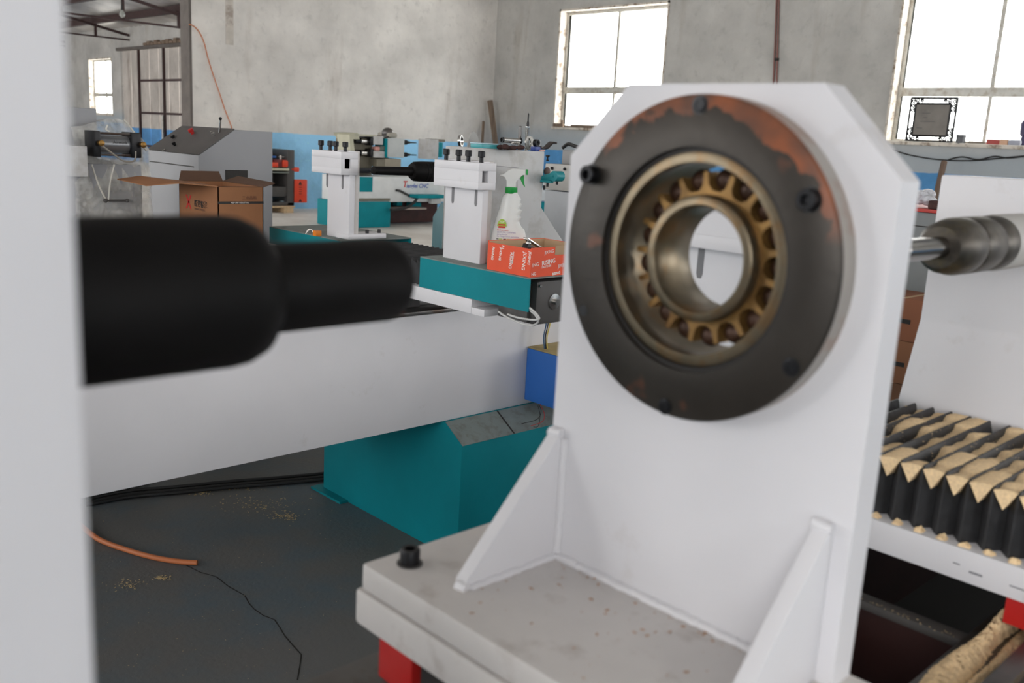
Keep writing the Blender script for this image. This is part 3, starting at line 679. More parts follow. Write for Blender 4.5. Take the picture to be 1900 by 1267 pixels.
# feet: shouldered sheet-metal pedestals
def foot(par, X0, X1, Yc=2.52):
    MB().prism([(2.123, .0), (2.917, .0), (2.917, .395), (2.83, .4515), (2.21, .4515), (2.123, .395)], 0, X0, X1, .003).build('foot', teal, par)
    MB().prism([(2.1215, .396), (2.210, .4530), (2.2105, .4515), (2.122, .3945)], 0, X0+.002, X1-.002).build('foot_shoulder', teal_top, par)
    MB().box(X0-.035, X1+.035, 2.75, 2.95, 0, .008).build('floor_flange', teal, par)
foot(t2, 1.885, 2.75); foot(t2, -1.0, -.3)
MB().prism([(2.121, .3975), (2.2095, .4545), (2.2100, .4530), (2.1215, .3960)], 0, 2.112, 2.117).build('seam', ink, t2)
# junction box on the bed side
jb = thing('junction_box', 'blue steel junction box hanging on the side of the white lathe bed', 'box', (2.31, 2.17, .475))
MB().box(2.252, 2.42, 2.02, 2.22, .470, .655, .004).build('case', blueP, jb)
MB().box(2.254, 2.418, 2.022, 2.22, .6552, .660, .001).build('dusty_lid', yellowD, jb)
w = thing('wire_bundle', 'yellow and blue wires dropping from the motor into the blue box', 'wire', (2.24, 2.15, .655))
for m_, dx in ((mat('yellow_wire', (.65, .5, .08), .5), .006), (mat('blue_wire', (.03, .10, .2), .5), -.010), (cableB, -.002)):
    a = at(1016+dx*500, 580, 1, 2.16); b_ = at(1014+dx*300, 650, 1, 2.16)
    MB().tube(smoothpath([a, a.lerp(b_, .3)+Vector((.006, 0, 0)), a.lerp(b_, .65)-Vector((.006, 0, 0)), b_+Vector((0, 0, -.002))]), .0022).build('strand', m_, w)
w = thing('loose_wire', 'thin red and black wire ends drooping from under the blue box', 'wire', (2.2, 2.13, .45))
for m_, P_ in ((inkR, ((1002, 750), (1010, 768), (1006, 782), (985, 790))), (ink, ((1000, 750), (1004, 764), (996, 778), (968, 786))), (ink, ((998, 752), (1002, 770), (999, 790), (990, 792)))):
    MB().tube(smoothpath([at(x, y, 1, 2.135-.01*i) for i, (x, y) in enumerate(P_)]), .0011, 6).build('strand', m_, w)

c2 = thing('cross_slide', 'white and teal cross slide lying across the second lathe, orange carton on its end', 'cross slide', (1.88, 2.5, .846))
MB().box(1.734, 2.03, 1.94, 3.26, .868, .910, .003).build('slide_plate', white, c2)
MB().box(1.734, 2.03, 1.885, 1.94, .868, .888, .002).build('slide_plate_lip', white, c2)
def cover(y0, y1, m_top):
    MB().box(1.734, 1.738, y0, y1, .911, .9985).build('end_cover', teal, c2); MB().box(2.024, 2.028, y0, y1, .911, .9985).build('end_cover', teal, c2)
    MB().box(1.7335, 2.0285, y0, y1, .9985, 1.002, .001).build('cover_top', m_top, c2)
cover(1.714, 2.178, teal_top); cover(2.60, 3.06, teal_top)
bellows(c2, 1.757, 2.005, 2.178, 2.60, .910, .990)
MB().box(1.76, 2.0, 2.0, 2.178, .911, .95).build('nut_housing', greyD, c2)
for y in (2.31, 2.73):
    for x in (1.745, 1.96):
        MB().box(x, x+.012, y-.035, y+.03, .826, .868, .002).build('slide_block', red, c2); MB().box(x+.02, x+.075, y-.03, y+.03, .826, .868, .002).build('slide_block', greyD, c2)
m2 = thing('servo_motor', 'dark grey square motor under the near end of the second cross slide', 'motor', (1.86, 1.81, .86))
MB().box(1.795, 1.935, 1.745, 1.88, .862, .985, .012).build('case', greyD, m2)
MB().box(1.782, 1.795, 1.765, 1.88, .868, .975, .003).build('side_fins', steelD, m2)
MB().rev((1.865, 1.745, .925), (0, -1, 0), [(0, .022), (.003, .022), (.004, .008), (.014, .008)], 24).build('shaft', steel, m2)
for x, z in ((1.805, .972), (1.925, .972), (1.805, .875), (1.925, .875)):
    MB().cyl((x, 1.744, z), (x, 1.740, z), .004, seg=10).build('screw', steel, m2)
w = thing('grey_cable', 'pair of shiny grey cables looping below the teal cover end', 'cable', (1.80, 1.80, .90))
for k, (dy, PP) in enumerate(((0, ((981, 574), (993, 584), (998, 596), (990, 603), (970, 601), (940, 588), (925, 578))), (0, ((983, 571), (996, 583), (1000, 592), (985, 593), (960, 589), (942, 583))))):
    MB().tube(smoothpath([at(x, y, 0, 1.742-.006*k) for x, y in PP]), .0028, 8).build('strand', cableG, w)
tool_post(1.788, 1.974, 2.139, 'white tool post beside the spray bottle', blockY=(1.955, 2.150), foot=False)
tool_post(1.775, 2.615, 2.745, 'white tool post standing farther back, in front of the blue wall', blockY=(2.612, 2.790))
tk2 = thing('lathe_tailstock', 'light grey tailstock behind the spray bottle, cluttered with tools on its top', 'tailstock', (2.37, 2.56, .846))
MB().prism([(2.30, 1.322), (2.30, .852), (2.58, .852), (2.56, .99), (2.424, 1.125), (2.424, 1.322)], 1, 2.36, 2.76, .003).build('body', greyL, tk2)
MB().box(2.298, 2.300, 2.362, 2.758, 1.262, 1.264).build('groove_line', grey, tk2)
MB().rev((1.955, 2.52, 1.235), (1, 0, 0), [(0, .018), (.003, .026), (.014, .0325), (.045, .034), (.046, .0325), (.049, .0325), (.05, .034), (.060, .034), (.061, .0325), (.064, .0325), (.065, .034), (.075, .034), (.076, .0325), (.079, .0325), (.08, .034), (.35, .034)], 40).build('chuck_body', black, tk2)
MB().rev((1.80, 2.52, 1.235), (1, 0, 0), [(0, .010), (.002, .0135), (.155, .0150)], 32).build('chuck_nose', black, tk2)

# ---- spray bottle
bc = Vector((1.880, 1.955, 1.0025)); bt = thing('spray_bottle', 'white spray bottle with green trigger and neck ring standing beside the near tool post', 'bottle', bc)
BR = Vector((r0.x, r0.y, 0)); BD = Vector((0, 0, 1)).cross(BR)      # wide axis faces the camera
def bsec(cx, hw, hd, z, n=28):
    return [bc+BR*(cx+hw*math.copysign(abs(math.cos(a))**.8, math.cos(a)))+BD*(hd*math.copysign(abs(math.sin(a))**.8, math.sin(a)))+Vector((0, 0, z)) for a in [2*math.pi*k/n for k in range(n)]]
def loft(secs):
    b = MB(); V = [[b.bm.verts.new(p) for p in q] for q in secs]; n = len(V[0])
    for i in range(len(V)-1):
        for k in range(n): b.bm.faces.new((V[i][k], V[i][(k+1) % n], V[i+1][(k+1) % n], V[i+1][k]))
    b.bm.faces.new(V[0]); b.bm.faces.new(V[-1][::-1]); bmesh.ops.recalc_face_normals(b.bm, faces=b.bm.faces[:]); return b
# outline of the bottle: (height px-ish z, left, right) in metres about the centre line
H_ = [(0, -.050, .050), (.004, -.054, .053), (.03, -.0555, .053), (.06, -.054, .0525), (.085, -.051, .050), (.100, -.047, .045), (.108, -.044, .036), (.116, -.0425, .030), (.124, -.041, .0275), (.130, -.040, .031), (.136, -.038, .0325), (.141, -.037, .027), (.148, -.035, .031), (.155, -.033, .0325), (.160, -.032, .0265), (.167, -.031, .030), (.173, -.030, .0312), (.178, -.0285, .026), (.188, -.027, .0275), (.194, -.0245, .0225), (.200, -.019, .018), (.206, -.016, .015)]
loft([bsec((l+r)/2, (r-l)/2, .030 if z < .1 else .030-(z-.1)*.13, z) for z, l, r in [(z, l-.001+.003*(z/.2), r_0-.004+.007*(z/.2)) for z, l, r_0 in H_]]).build('body', plastic_w, bt)
MB().rev(bc+Vector((0, 0, .202)), (0, 0, 1), [(0, .0165), (.002, .0178), (.017, .0178), (.019, .016)], 30).build('neck_ring', green, bt)
hd = MB()
prof = [(-.0145, .220), (-.0150, .238), (-.0200, .2475), (-.034, .2505), (-.0345, .2535), (-.022, .2585), (-.010, .268), (.000, .273), (.036, .2725), (.0385, .2570), (.030, .2560), (.020, .2450), (.0135, .2370), (.0130, .220)]
A = [hd.bm.verts.new(bc+BR*x+BD*.012+Vector((0, 0, z))) for x, z in prof]; B = [hd.bm.verts.new(bc+BR*x-BD*.012+Vector((0, 0, z))) for x, z in prof]
hd.bm.faces.new(A); hd.bm.faces.new(B[::-1])
for i in range(len(A)): hd.bm.faces.new((A[i], B[i], B[(i+1) % len(A)], A[(i+1) % len(A)]))
bmesh.ops.recalc_face_normals(hd.bm, faces=hd.bm.faces[:]); hd.build('spray_head', plastic_w, bt, bevel=.003)
def slab2(pr, m, name, par, d_=.006, bev=.001):
    b = MB(); A = [b.bm.verts.new(bc+BR*x+BD*d_+Vector((0, 0, z))) for x, z in pr]; B = [b.bm.verts.new(bc+BR*x-BD*d_+Vector((0, 0, z))) for x, z in pr]
    b.bm.faces.new(A); b.bm.faces.new(B[::-1])
    for i in range(len(A)): b.bm.faces.new((A[i], B[i], B[(i+1) % len(A)], A[(i+1) % len(A)]))
    bmesh.ops.recalc_face_normals(b.bm, faces=b.bm.faces[:]); return b.build(name, m, par, bevel=bev)
slab2([(.0385, .2575), (.0455, .2572), (.0458, .2725), (.0387, .2730)], green, 'nozzle', bt, .008)
slab2([(.0240, .2520), (.0345, .2570), (.0355, .2430), (.0370, .2320), (.0395, .2235), (.0360, .2240), (.0300, .2330), (.0245, .2440)], green, 'trigger', bt, .005)
def onbottle(x, z): return bc+BR*x-BD*(-.0)+Vector((0, 0, z))
VD = -BD if (-BD).dot(Vector((-1, -1, 0))) > 0 else BD
lb = MB(); 
def lq(m, x0, x1, z0, z1, nm='label_print', d_=.0305):
    o_ = bc+VD*(d_); MB().quad(o_+BR*x0+Vector((0, 0, z0)), o_+BR*x1+Vector((0, 0, z0)), o_+BR*x1+Vector((0, 0, z1)), o_+BR*x0+Vector((0, 0, z1))).build(nm, m, bt, smooth=0)
lime = mat('lime_print', (.35, .55, .08), .5); lilac = mat('lilac_print', (.35, .30, .50), .5)
b = MB(); o_ = bc+VD*.0305; vs = [b.bm.verts.new(o_+BR*(-.021+.0135*math.cos(a))+Vector((0, 0, .110+.020*math.sin(a)))) for a in [math.pi*k/16 for k in range(17)]]; b.bm.faces.new(vs); b.build('label_print', lime, bt, smooth=0)
lq(inkR, -.031, -.011, .112, .116, d_=.0308); lq(inkR, -.031, -.011, .105, .110, d_=.0308)
text('label_print', 'TOP', inkW, bt, bc+VD*.0306+BR*(-.029)+Vector((0, 0, .1195)), BR, (0, 0, 1), .008, out=0)
for zz, s_, m_ in ((.097, 'kitchen clean', inkR), (.091, 'ANTI OIL CLEANER', lilac), (.085, 'spray bottle', lilac), (.079, 'for range hood and stove', lilac)):
    text('label_print', s_, m_, bt, bc+VD*.0306+BR*(-.034)+Vector((0, 0, zz)), BR, (0, 0, 1), .0062, out=0)
lq(lime, -.028, -.018, .072, .0742); lq(lime, -.005, .036, .072, .0742); lq(ink, -.035, -.029, .072, .0742); lq(ink, -.015, -.007, .072, .0742)
text('label_print', '500 ml', lilac, bt, bc+VD*.0306+BR*(-.034)+Vector((0, 0, .063)), BR, (0, 0, 1), .007, out=0)

# ---- orange carton with a steel clip inside
ox0, ox1, oy0, oy1, oz = 1.742, 1.965, 1.722, 1.892, 1.0022; oh = .078; th = .0025
ob = thing('orange_carton', 'open orange carton with white lettering on the near end of the teal cover', 'carton', ((ox0+ox1)/2, (oy0+oy1)/2, oz))
b = MB(); b.box(ox0, ox1, oy0, oy0+th, oz, oz+oh); b.box(ox0, ox1, oy1-th, oy1, oz, oz+oh*1.02); b.box(ox0, ox0+th, oy0+th, oy1-th, oz, oz+oh*.96); b.box(ox1-th, ox1, oy0+th, oy1-th, oz, oz+oh)
b.build('walls', orange, ob, smooth=0)
b = MB(); e = th+.0004; b.box(ox0+th, ox1-th, oy0+th, oy0+th+.0005, oz, oz+oh-.001); b.box(ox0+th, ox1-th, oy1-e, oy1-th, oz, oz+oh); b.box(ox0+th, ox0+e, oy0+e, oy1-e, oz, oz+oh*.95); b.box(ox1-e, ox1-th, oy0+e, oy1-e, oz, oz+oh-.001); b.box(ox0+e, ox1-e, oy0+e, oy1-e, oz+.001, oz+.003)
b.build('lining', kraft, ob, smooth=0)
MB().box(ox0+.09, ox0+.15, oy0-.0012, oy0+.0002, oz+oh-.022, oz+oh+.003, .0005).build('torn_flap', kraft, ob)
sl = .12
for (u, v, s_, z_) in ((.006, .030, 'ING', .014), (.042, .033, 'RISING', .017), (.042, .024, 'FASTENER', .008), (.105, .022, 'JIXING', .014), (.155, .028, 'RISING', .017), (.05, .066, 'JIXING', .012), (.10, .070, 'RISING', .012), (.165, .060, 'JIXING', .014), (.004, .004, 'NG', .012), (.085, .001, 'RISING', .010)):
    text('lettering', s_, inkW, ob, (ox0+u, oy0, oz+v*.9), (1, 0, sl), (-sl, 0, 1), z_, label=None, bold=.0004 if s_ == 'RISING' else .0001)
for (u, v, s_, z_) in ((.150, .012, 'RISING', .016), (.120, .010, 'JIXING', .016), (.112, -.002, 'RI', .016), (.078, .022, 'RISING', .020), (.069, .020, 'FASTENER', .009), (.028, .012, 'JIXING', .022), (.075, .064, 'JI', .016), (.008, .006, 'JIXING', .016)):
    # lettering turned on its side on the face towards the left
    text('lettering', s_, inkW, ob, (ox0, oy0+u, oz+.072-v*.6), (0, .10, -1), (0, -1, -.10), z_*.75, out=.0006, bold=.0003)
cl = thing('metal_clip', 'black and chrome metal clip sticking out of the orange carton', 'clip', (1.79, 1.75, oz+.01))
q = Matrix.Rotation(math.radians(-22), 3, 'Y') 
MB().box(1.745, 1.815, 1.745, 1.765, oz+.052, oz+.074, .002, rot=Matrix.Rotation(math.radians(24), 3, 'Y')).build('grip', blackB, cl)
MB().box(1.745, 1.835, 1.746, 1.764, oz+.078, oz+.083, .001, rot=Matrix.Rotation(math.radians(26), 3, 'Y')).build('arm', steel, cl)
MB().sphere((1.762, 1.755, oz+.086), .008, 12).build('spring', steel, cl)

# ---- tools lying on the tailstock top (z 1.332)
TZ = 1.3225
def tp(x, y=2.45): return at(x, 270, 1, y).x
a0 = thing('teal_case', 'flat teal plastic case lying on the grey tailstock', 'case', (tp(912, 2.46), 2.46, TZ))
x0, x1 = tp(894, 2.44), tp(930, 2.44)
MB().box(x0, x1, 2.44, 2.50, TZ, TZ+.014, .002).build('tray', mat('case_teal', (.05, .33, .36), .4), a0); MB().box(x0-.001, x1+.001, 2.439, 2.501, TZ+.0142, TZ+.018, .001).build('lid', skyM, a0)
x0 = tp(930, 2.42)
tb = thing('steel_sleeve', 'polished steel sleeve lying on its side on top of the tool clutter', 'sleeve', (x0+.04, 2.41, TZ+.02))
MB().rev((x0, 2.415, TZ+.032), (1, -.12, 0), [(.0, .0065), (0, .0088), (.078, .0088), (.078, .0065)], 28, close=True).build('barrel', steel, tb)
MB().rev((x0-.004, 2.4155, TZ+.032), (1, -.12, 0), [(0, .007), (0, .0096), (.006, .0096), (.006, .007)], 24, close=True).build('rim', blackB, tb)
MB().rev((x0+.074, 2.406, TZ+.032), (1, -.12, 0), [(0, .007), (0, .0100), (.006, .0100), (.006, .007)], 24, close=True).build('rim', blackB, tb)
rg = MB()
for k in range(14): rg.sphere((x0+.004+k*.0055, 2.415+R_.uniform(-.02, .02), TZ+R_.uniform(.006, .010)), R_.uniform(.007, .012), 10, (1.3, 1.2, .8))
tag(rg.build('oily_rag', brownM), 'crumpled dark brown rag under the polished steel sleeve', 'rag')
sn = thing('snap_fittings', 'small chrome couplings between rag and steel sleeve', 'fitting', (x0+.03, 2.39, TZ+.012))
for k in range(4): MB().cyl((x0+.018+k*.009, 2.388, TZ+.021), (x0+.022+k*.009, 2.380, TZ+.025), .0035, seg=12).build('coupling', steel, sn)
xt = tp(977, 2.44)
ta = thing('upright_spindle', 'slim steel spindle with black tapered tip standing upright among the tools', 'spindle', (xt, 2.44, TZ))
MB().rev((xt, 2.44, TZ), (0, 0, 1), [(0, .0065), (.074, .0065), (.076, .0072), (.084, .0072), (.085, .005)], 24).build('shank', steel, ta)
MB().rev((xt+.0008, 2.44, TZ+.085), (0, 0, 1), [(0, .0052), (.010, .0050), (.018, .0030), (.040, .0028), (.046, .0010)], 16).build('tip', blackB, ta)
xt2 = tp(969, 2.44)
tag(MB().rev((xt2, 2.455, TZ), (0, 0, 1), [(0, .006), (.082, .006), (.084, .0045), (.084, 0)], 20, cap=False).build('steel_pin', steelD), 'dull steel pin standing upright beside the slim spindle', 'pin')
xr = tp(988, 2.40)
rr_ = thing('ring_stack', 'bright steel rings leaning together behind the blue block', 'ring', (xr, 2.42, TZ+.004))
for k in range(4):
    MB().rev((xr+.008*k, 2.425+.004*k, TZ+.0265), (.35, -1, .1), [(0, .018), (0, .0245), (.004, .0245), (.004, .018)], 28, close=True).build('ring', steel, rr_)
br_ = tag(MB().rev((xr-.004, 2.385, TZ+.028), (.1, -1, 0), [(0, .007), (0, .0125), (.014, .0125), (.014, .007)], 28, close=True).build('bearing_collar', blackB), 'small black ring resting on the blue block', 'ring')
tag(MB().box(xr-.014, xr+.012, 2.370, 2.395, TZ, TZ+.0155, .002).build('blue_block', mat('deep_blue_plastic', (.02, .05, .25), .4)), 'small deep blue plastic block at the tailstock edge', 'block')
xg = tp(1004, 2.39)
b = MB(); path = [(0, .012), (.02, .007), (.035, .010), (.050, .022), (.062, .030), (.078, .028)]
for i in range(len(path)-1):
    (xa, za), (xb_, zb_) = path[i], path[i+1]; b.prism([(xg-.012+xa, TZ+za), (xg-.012+xb_, TZ+zb_), (xg-.012+xb_, TZ+zb_+.006), (xg-.012+xa, TZ+za+.006)], 1, 2.375, 2.40)
tag(b.build('bent_blade', mat('worn_blade', (.10, .085, .08), .45, metal=.6)), 'bent dark metal blade sticking out past the tailstock edge', 'blade')
tag(MB().box(xg-.004, xg+.010, 2.402, 2.425, TZ+.0, TZ+.038, .003).build('galvanised_bracket', mat('galvanised', (.42, .45, .45), .5, metal=.4)), 'small galvanised bracket standing behind the bent blade', 'bracket')
tag(MB().rev((tp(852, 2.60), 2.60, TZ+.020), (.6, -1, .1), [(0, .016), (0, .020), (.010, .020), (.010, .016)], 32, close=True).build('steel_ring', steel), 'bright steel ring standing on edge at the left end of the tailstock top', 'ring')
cx_ = tp(877, 2.62)
b = MB(); pts_ = [(-.026, 0), (.026, 0), (.024, .020), (.016, .038), (.004, .048), (-.006, .048), (-.018, .036), (-.024, .018)]
b.prism([(cx_+p*1.05, TZ+q_*1.15) for p, q_ in pts_], 1, 2.615, 2.621, .001)
tag(b.build('arched_guard', mat('matt_grey_guard', (.36, .36, .35), .6)), 'matt grey arched guard plate standing behind the steel ring', 'plate')
tag(MB().box(tp(1001, 2.37), tp(1010, 2.37), 2.364, 2.385, TZ, TZ+.006, .001).build('red_tag', mat('faded_red_white', (.6, .35, .3), .6)), 'scrap of red and white card on the tailstock corner', 'card')

# white machine head with teal bracket to the right of the tailstock
X3 = 2.9
w3 = thing('boring_machine', 'white machine block with two black bolt heads and a teal bracket, behind the bearing stand', 'machine', (X3+.2, 2.6, 0))
def rect(X, x0, y0, x1, y1):
    a = at(x0, y0, 0, X); b_ = at(x1, y1, 0, X); return min(a.y, b_.y), max(a.y, b_.y), min(a.z, b_.z), max(a.z, b_.z)
y0, y1, z0, z1 = rect(X3, 1012, 303, 1120, 362)
MB().box(X3, X3+.35, y0, y1, z0, z1, .004).build('head_block', mat('warm_grey_paint', (.52, .51, .48), .5), w3)
MB().box(X3+.012, X3+.45, y0-.1, y1+.005, .848, z0-.004, .004).build('pedestal', mat('bluish_white_paint', (.52, .55, .58), .45), w3)
MB().box(X3+.10, X3+.38, y0, y1+.0, z1, z1+.06, .004).build('upper_step', mat('dark_grey_step', (.24, .24, .24), .5), w3)  # upper step in a darker grey
for x, y in ((1025, 312), (1048.5, 313.5)):
    p_ = at(x, y, 0, X3); socket_bolt('bolt_head', w3, p_, (-1, 0, 0), .0065, .006)
p_ = at(1036, 328, 0, X3-.02)
kn = MB().rev(at(1016, 293, 0, X3-.01)-Vector((0, 0, .012)), (0, 0, 1), [(0, .006), (.004, .006), (.006, .003), (.014, .003), (.018, .009), (.024, .009)], 20).build('clamp_knob', blackB, w3)
cbk = thing('clamp_bracket', 'bright teal clamp bracket fixed to the side of the grey tailstock', 'bracket', at(1003, 332, 0, 2.43)); XK = 2.43; bt_ = mat('bright_teal', (.01, .24, .27), .4)
p0 = at(1034, 327, 0, XK); p1 = at(1001, 331, 0, XK)
MB().box(p1.x-.035, p1.x+.02, p1.y-.001, p1.y+.020, p1.z-.034, p1.z+.034, .003).build('mounting_plate', bt_, cbk)
MB().rev(p0+Vector((-.02, 0, 0)), (1, 0, 0), [(0, .008), (.001, .0185), (.04, .0185)], 30).build('hub', bt_, cbk)
d_ = (p0-p1); MB().tube([p1+Vector((-.005, 0, -.006)), p1+d_*.5+Vector((-.005, 0, -.002)), p0+Vector((-.005, 0, 0))], .014, 8, [.012, .014, .018]).build('arm', bt_, cbk)
MB().box(p1.x-.02, p1.x-.005, p0.y+.012, p1.y, p1.z-.012, p1.z-.004, .001).build('rib', bt_, cbk)
for x, y in ((1034, 340), (1016, 344), (1010, 350)): MB().cyl(at(x, y-6, 0, XK), at(x, y-6, 0, XK)-Vector((0, 0, .016)), .0045, seg=10).build('bolt_stub', blackB, cbk)
q_ = at(1015, 318, 0, XK+.03); MB().sphere(q_, .013, 12, (1, .9, 1.2)).build('cast_lug', mat('rusty_brown_casting', (.12, .08, .07), .6), cbk)
p_ = at(1047, 292, 0, X3+.09)
hd_ = thing('hand_tool', 'black plastic handle lying on top of the white machine block', 'handle', (X3+.12, p_.y, z1+.06))
b = MB(); b.tube(smoothpath([Vector((X3+.13, p_.y+.05, z1+.068)), Vector((X3+.13, p_.y+.02, z1+.085)), Vector((X3+.13, p_.y-.02, z1+.078)), Vector((X3+.13, p_.y-.06, z1+.070))]), .008); b.build('grip', cableB, hd_)
MB().sphere((X3+.13, p_.y-.055, z1+.072), .012, 12).build('knob', mat('grey_plastic_knob', (.15, .15, .16), .4), hd_)
tag(MB().box(X3+.2, X3+.33, y0+.02, y1-.06, z1+.061, z1+.067, .001).build('blue_ruler', mat('pale_blue_grey', (.35, .40, .50), .4)), 'pale blue steel ruler lying behind the black handle', 'ruler')

# dark teal pedestal between the tool posts
X4 = 4.6; a = at(803, 402, 0, X4)
pt_ = thing('teal_pedestal', 'dark teal machine pedestal with cut corner seen between the white tool posts', 'pedestal', (X4+.2, a.y-.3, 0))
zt = at(815, 388, 0, X4).z; yb = a.y; ya = at(818, 388, 0, X4).y
MB().prism([(yb, 0), (yb, a.z), (ya, zt+.05), (ya-.5, zt+.05), (ya-.5, 0)], 0, X4, X4+.5, .004).build('body', mat('deep_teal', (.004, .09, .11), .45), pt_)

# ================================================================ LEFT BACKGROUND
# control console
k = thing('control_console', 'grey control console with sloping charcoal button panel', 'console', (1.9, 3.85, 0))
CXa, CXb, CYa, CYb = 1.73, 2.06, 3.61, 4.09; zf, zr = 1.228, 1.335
MB().prism([(CXa, 0), (CXa, zf), (1.885, zr), (CXb, zr), (CXb, 0)], 1, CYa, CYb, .002).build('cabinet', grey, k)
nn = Vector((-(zr-zf), 0, .155)).normalized()
pv = [Vector((CXa-.002, CYa-.002, zf+.001)), Vector((1.887, CYa-.002, zr+.002)), Vector((1.887, CYb, zr+.002)), Vector((CXa-.002, CYb, zf+.001))]
b = MB(); A = [b.bm.verts.new(v) for v in pv]; B = [b.bm.verts.new(v+nn*.004) for v in pv]; b.bm.faces.new(A[::-1]); b.bm.faces.new(B)
for i in range(4): b.bm.faces.new((A[i], A[(i+1) % 4], B[(i+1) % 4], B[i]))
b.build('button_panel', greyD, k)
def onp(u, v): return Vector((CXa, 0, zf)).lerp(Vector((1.885, 0, zr)), u)+Vector((0, CYa+(CYb-CYa)*v, .004))
def hit(x, y):
    d_ = ray(x, y); n_ = nn; p0_ = Vector((CXa, CYa, zf))+nn*.005; c0 = Vector((0, 0, CH)); return c0+d_*((p0_-c0).dot(n_)/d_.dot(n_))
for (x, y, m_, r_, hh) in ((358, 248, red, .011, .022), (325, 270, blackB, .008, .016), (398, 252, steel, .006, .014), (322, 256, blackB, .010, .012), (393, 247, steel, .004, .008), (305, 280, steel, .006, .006)):
    c = hit(x, y); MB().rev(c, nn, [(0, r_*.7), (hh*.4, r_*.7), (hh*.45, r_), (hh, r_), (hh*1.05, r_*.8)], 18).build('button' if m_ is not steel else 'switch', m_, k)
c = hit(407, 246); MB().tube([c, c+Vector((0, -.01, .05))], .004).build('toggle_lever', steel, k); MB().sphere(c+Vector((0, -.01, .056)), .007, 10).build('lever_knob', blackB, k)
a = at(277, 299, 0, CXa); b_ = at(360, 306, 0, CXa)
MB().box(CXa-.001, CXa+.001, b_.y, a.y, a.z-.0022, a.z+.0022).build('slot', ink, k)
a = at(418, 315, 1, CYa); b_ = at(459, 342, 1, CYa)
MB().box(a.x, b_.x, CYa-.004, CYa+.001, b_.z, a.z, .0015).build('vent_panel', ink, k)
# orange air hose hanging down the wall to the console
hs = [at(x, y, 1, YL-.03) for x, y in ((351, 45), (360, 49), (370, 60), (379, 80), (386, 108), (396, 140), (408, 175), (418, 205), (431, 240), (434, 262))]
tag(MB().tube(smoothpath(hs), .0085).build('air_hose', copper), 'thin orange air hose sagging down the whitewashed wall', 'hose')
# white shelf plate on the far bed carrying the cardboard box
sh = thing('shelf_plate', 'white steel shelf plate on the second lathe bed under the cardboard box', 'shelf', (1.55, 2.95, .846))
MB().box(1.20, 1.665, 2.66, 3.20, .930, .957, .002).build('plate', whiteD, sh); MB().box(1.30, 1.60, 2.70, 2.78, .847, .930).build('riser', greyD, sh)
bx = thing('cardboard_box', 'open brown cardboard box with a red emblem in front of the grey console', 'box', (1.54, 3.04, .957))
B0, B1, B2, B3 = 1.455, 1.620, 2.90, 3.19; zb = .958; zt = at(409, 347, 1, B2).z; t_ = .003
b = MB(); b.box(B0, B1, B2, B2+t_, zb, zt); b.box(B0, B1, B3-t_, B3, zb, zt); b.box(B0, B0+t_, B2, B3, zb, zt); b.box(B1-t_, B1, B2, B3, zb, zt); b.box(B0, B1, B2, B3, zb, zb+t_)
b.build('walls', card, bx, smooth=0)
def flap(p, m_=card, nm='flap'):
    b = MB(); A = [b.bm.verts.new(q) for q in p]; B = [b.bm.verts.new(Vector(q)+Vector((0, 0, t_))) for q in p]; b.bm.faces.new(A[::-1]); b.bm.faces.new(B)
    for i in range(4): b.bm.faces.new((A[i], A[(i+1) % 4], B[(i+1) % 4], B[i]))
    b.build(nm, m_, bx, smooth=0)
flap([(B0, B2, zt), (B0, B3, zt), (B0-.13, B3+.02, zt+.012), (B0-.10, B2+.06, zt+.006)])
flap([(B0-.10, B2+.06, zt+.006), (B0-.13, B3+.02, zt+.012), (B0-.19, B3+.06, zt-.002), (B0-.17, B2+.16, zt-.010)])
flap([(B0+.002, B2+.004, zt-.001), (B1-.002, B2+.004, zt-.001), (B1-.006, B2+.016, zt-.06), (B0+.006, B2+.016, zt-.06)], cardD)
flap([(B1, B2, zt), (B1+.05, B2+.01, zt+.012), (B1+.06, B3, zt+.018), (B1, B3, zt)], cardD)
flap([(B0, B3, zt), (B1, B3, zt), (B1+.02, B3+.07, zt+.030), (B0+.04, B3+.07, zt+.030)], cardD)
MB().box(B0-.001, B1+.0005, B2-.0008, B2, zt-.055, zt-.047).build('printed_band', ink, bx)
text('lettering', 'KEEP DRY INDUSTRIAL', inkW, bx, (B0+.045, B2-.001, zt-.0535), (1, 0, 0), (0, 0, 1), .0065, out=0)
text('lettering', '工业品箱', mat('brown_ink', (.12, .05, .03), .8), bx, (B0+.085, B2-.001, zt-.040), (1, 0, 0), (0, 0, 1), .0135)
text('lettering', '新深智能', ink, bx, (B0-.0005, B2+.172, zt-.075), (0, -1, 0), (0, 0, 1), .024, bold=.0006)
text('lettering', 'XINSHEN ZHINENG', ink, bx, (B0-.0005, B2+.172, zt-.088), (0, -1, 0), (0, 0, 1), .009)
b = MB(); xr_ = B0-.0008; yc, zc = B2+.215, zt-.066
for sgn in (1, -1):
    b.quad((xr_, yc-.018*sgn-.005, zc-.024), (xr_, yc-.018*sgn+.005, zc-.024), (xr_, yc+.018*sgn+.005, zc+.024), (xr_, yc+.018*sgn-.005, zc+.024))
b.build('emblem', inkR, bx, smooth=0)
# small crumpled carton corner peeping over the spindle
p_ = at(322, 398, 1, 2.9)
tag(MB().box(p_.x-.03, p_.x+.03, 2.88, 2.96, .958, .990, .004, rot=Matrix.Rotation(.5, 3, 'Z') @ Matrix.Rotation(.3, 3, 'Y')).build('small_carton', card), 'small brown carton corner peeping over the black spindle, left of the cardboard box', 'carton')
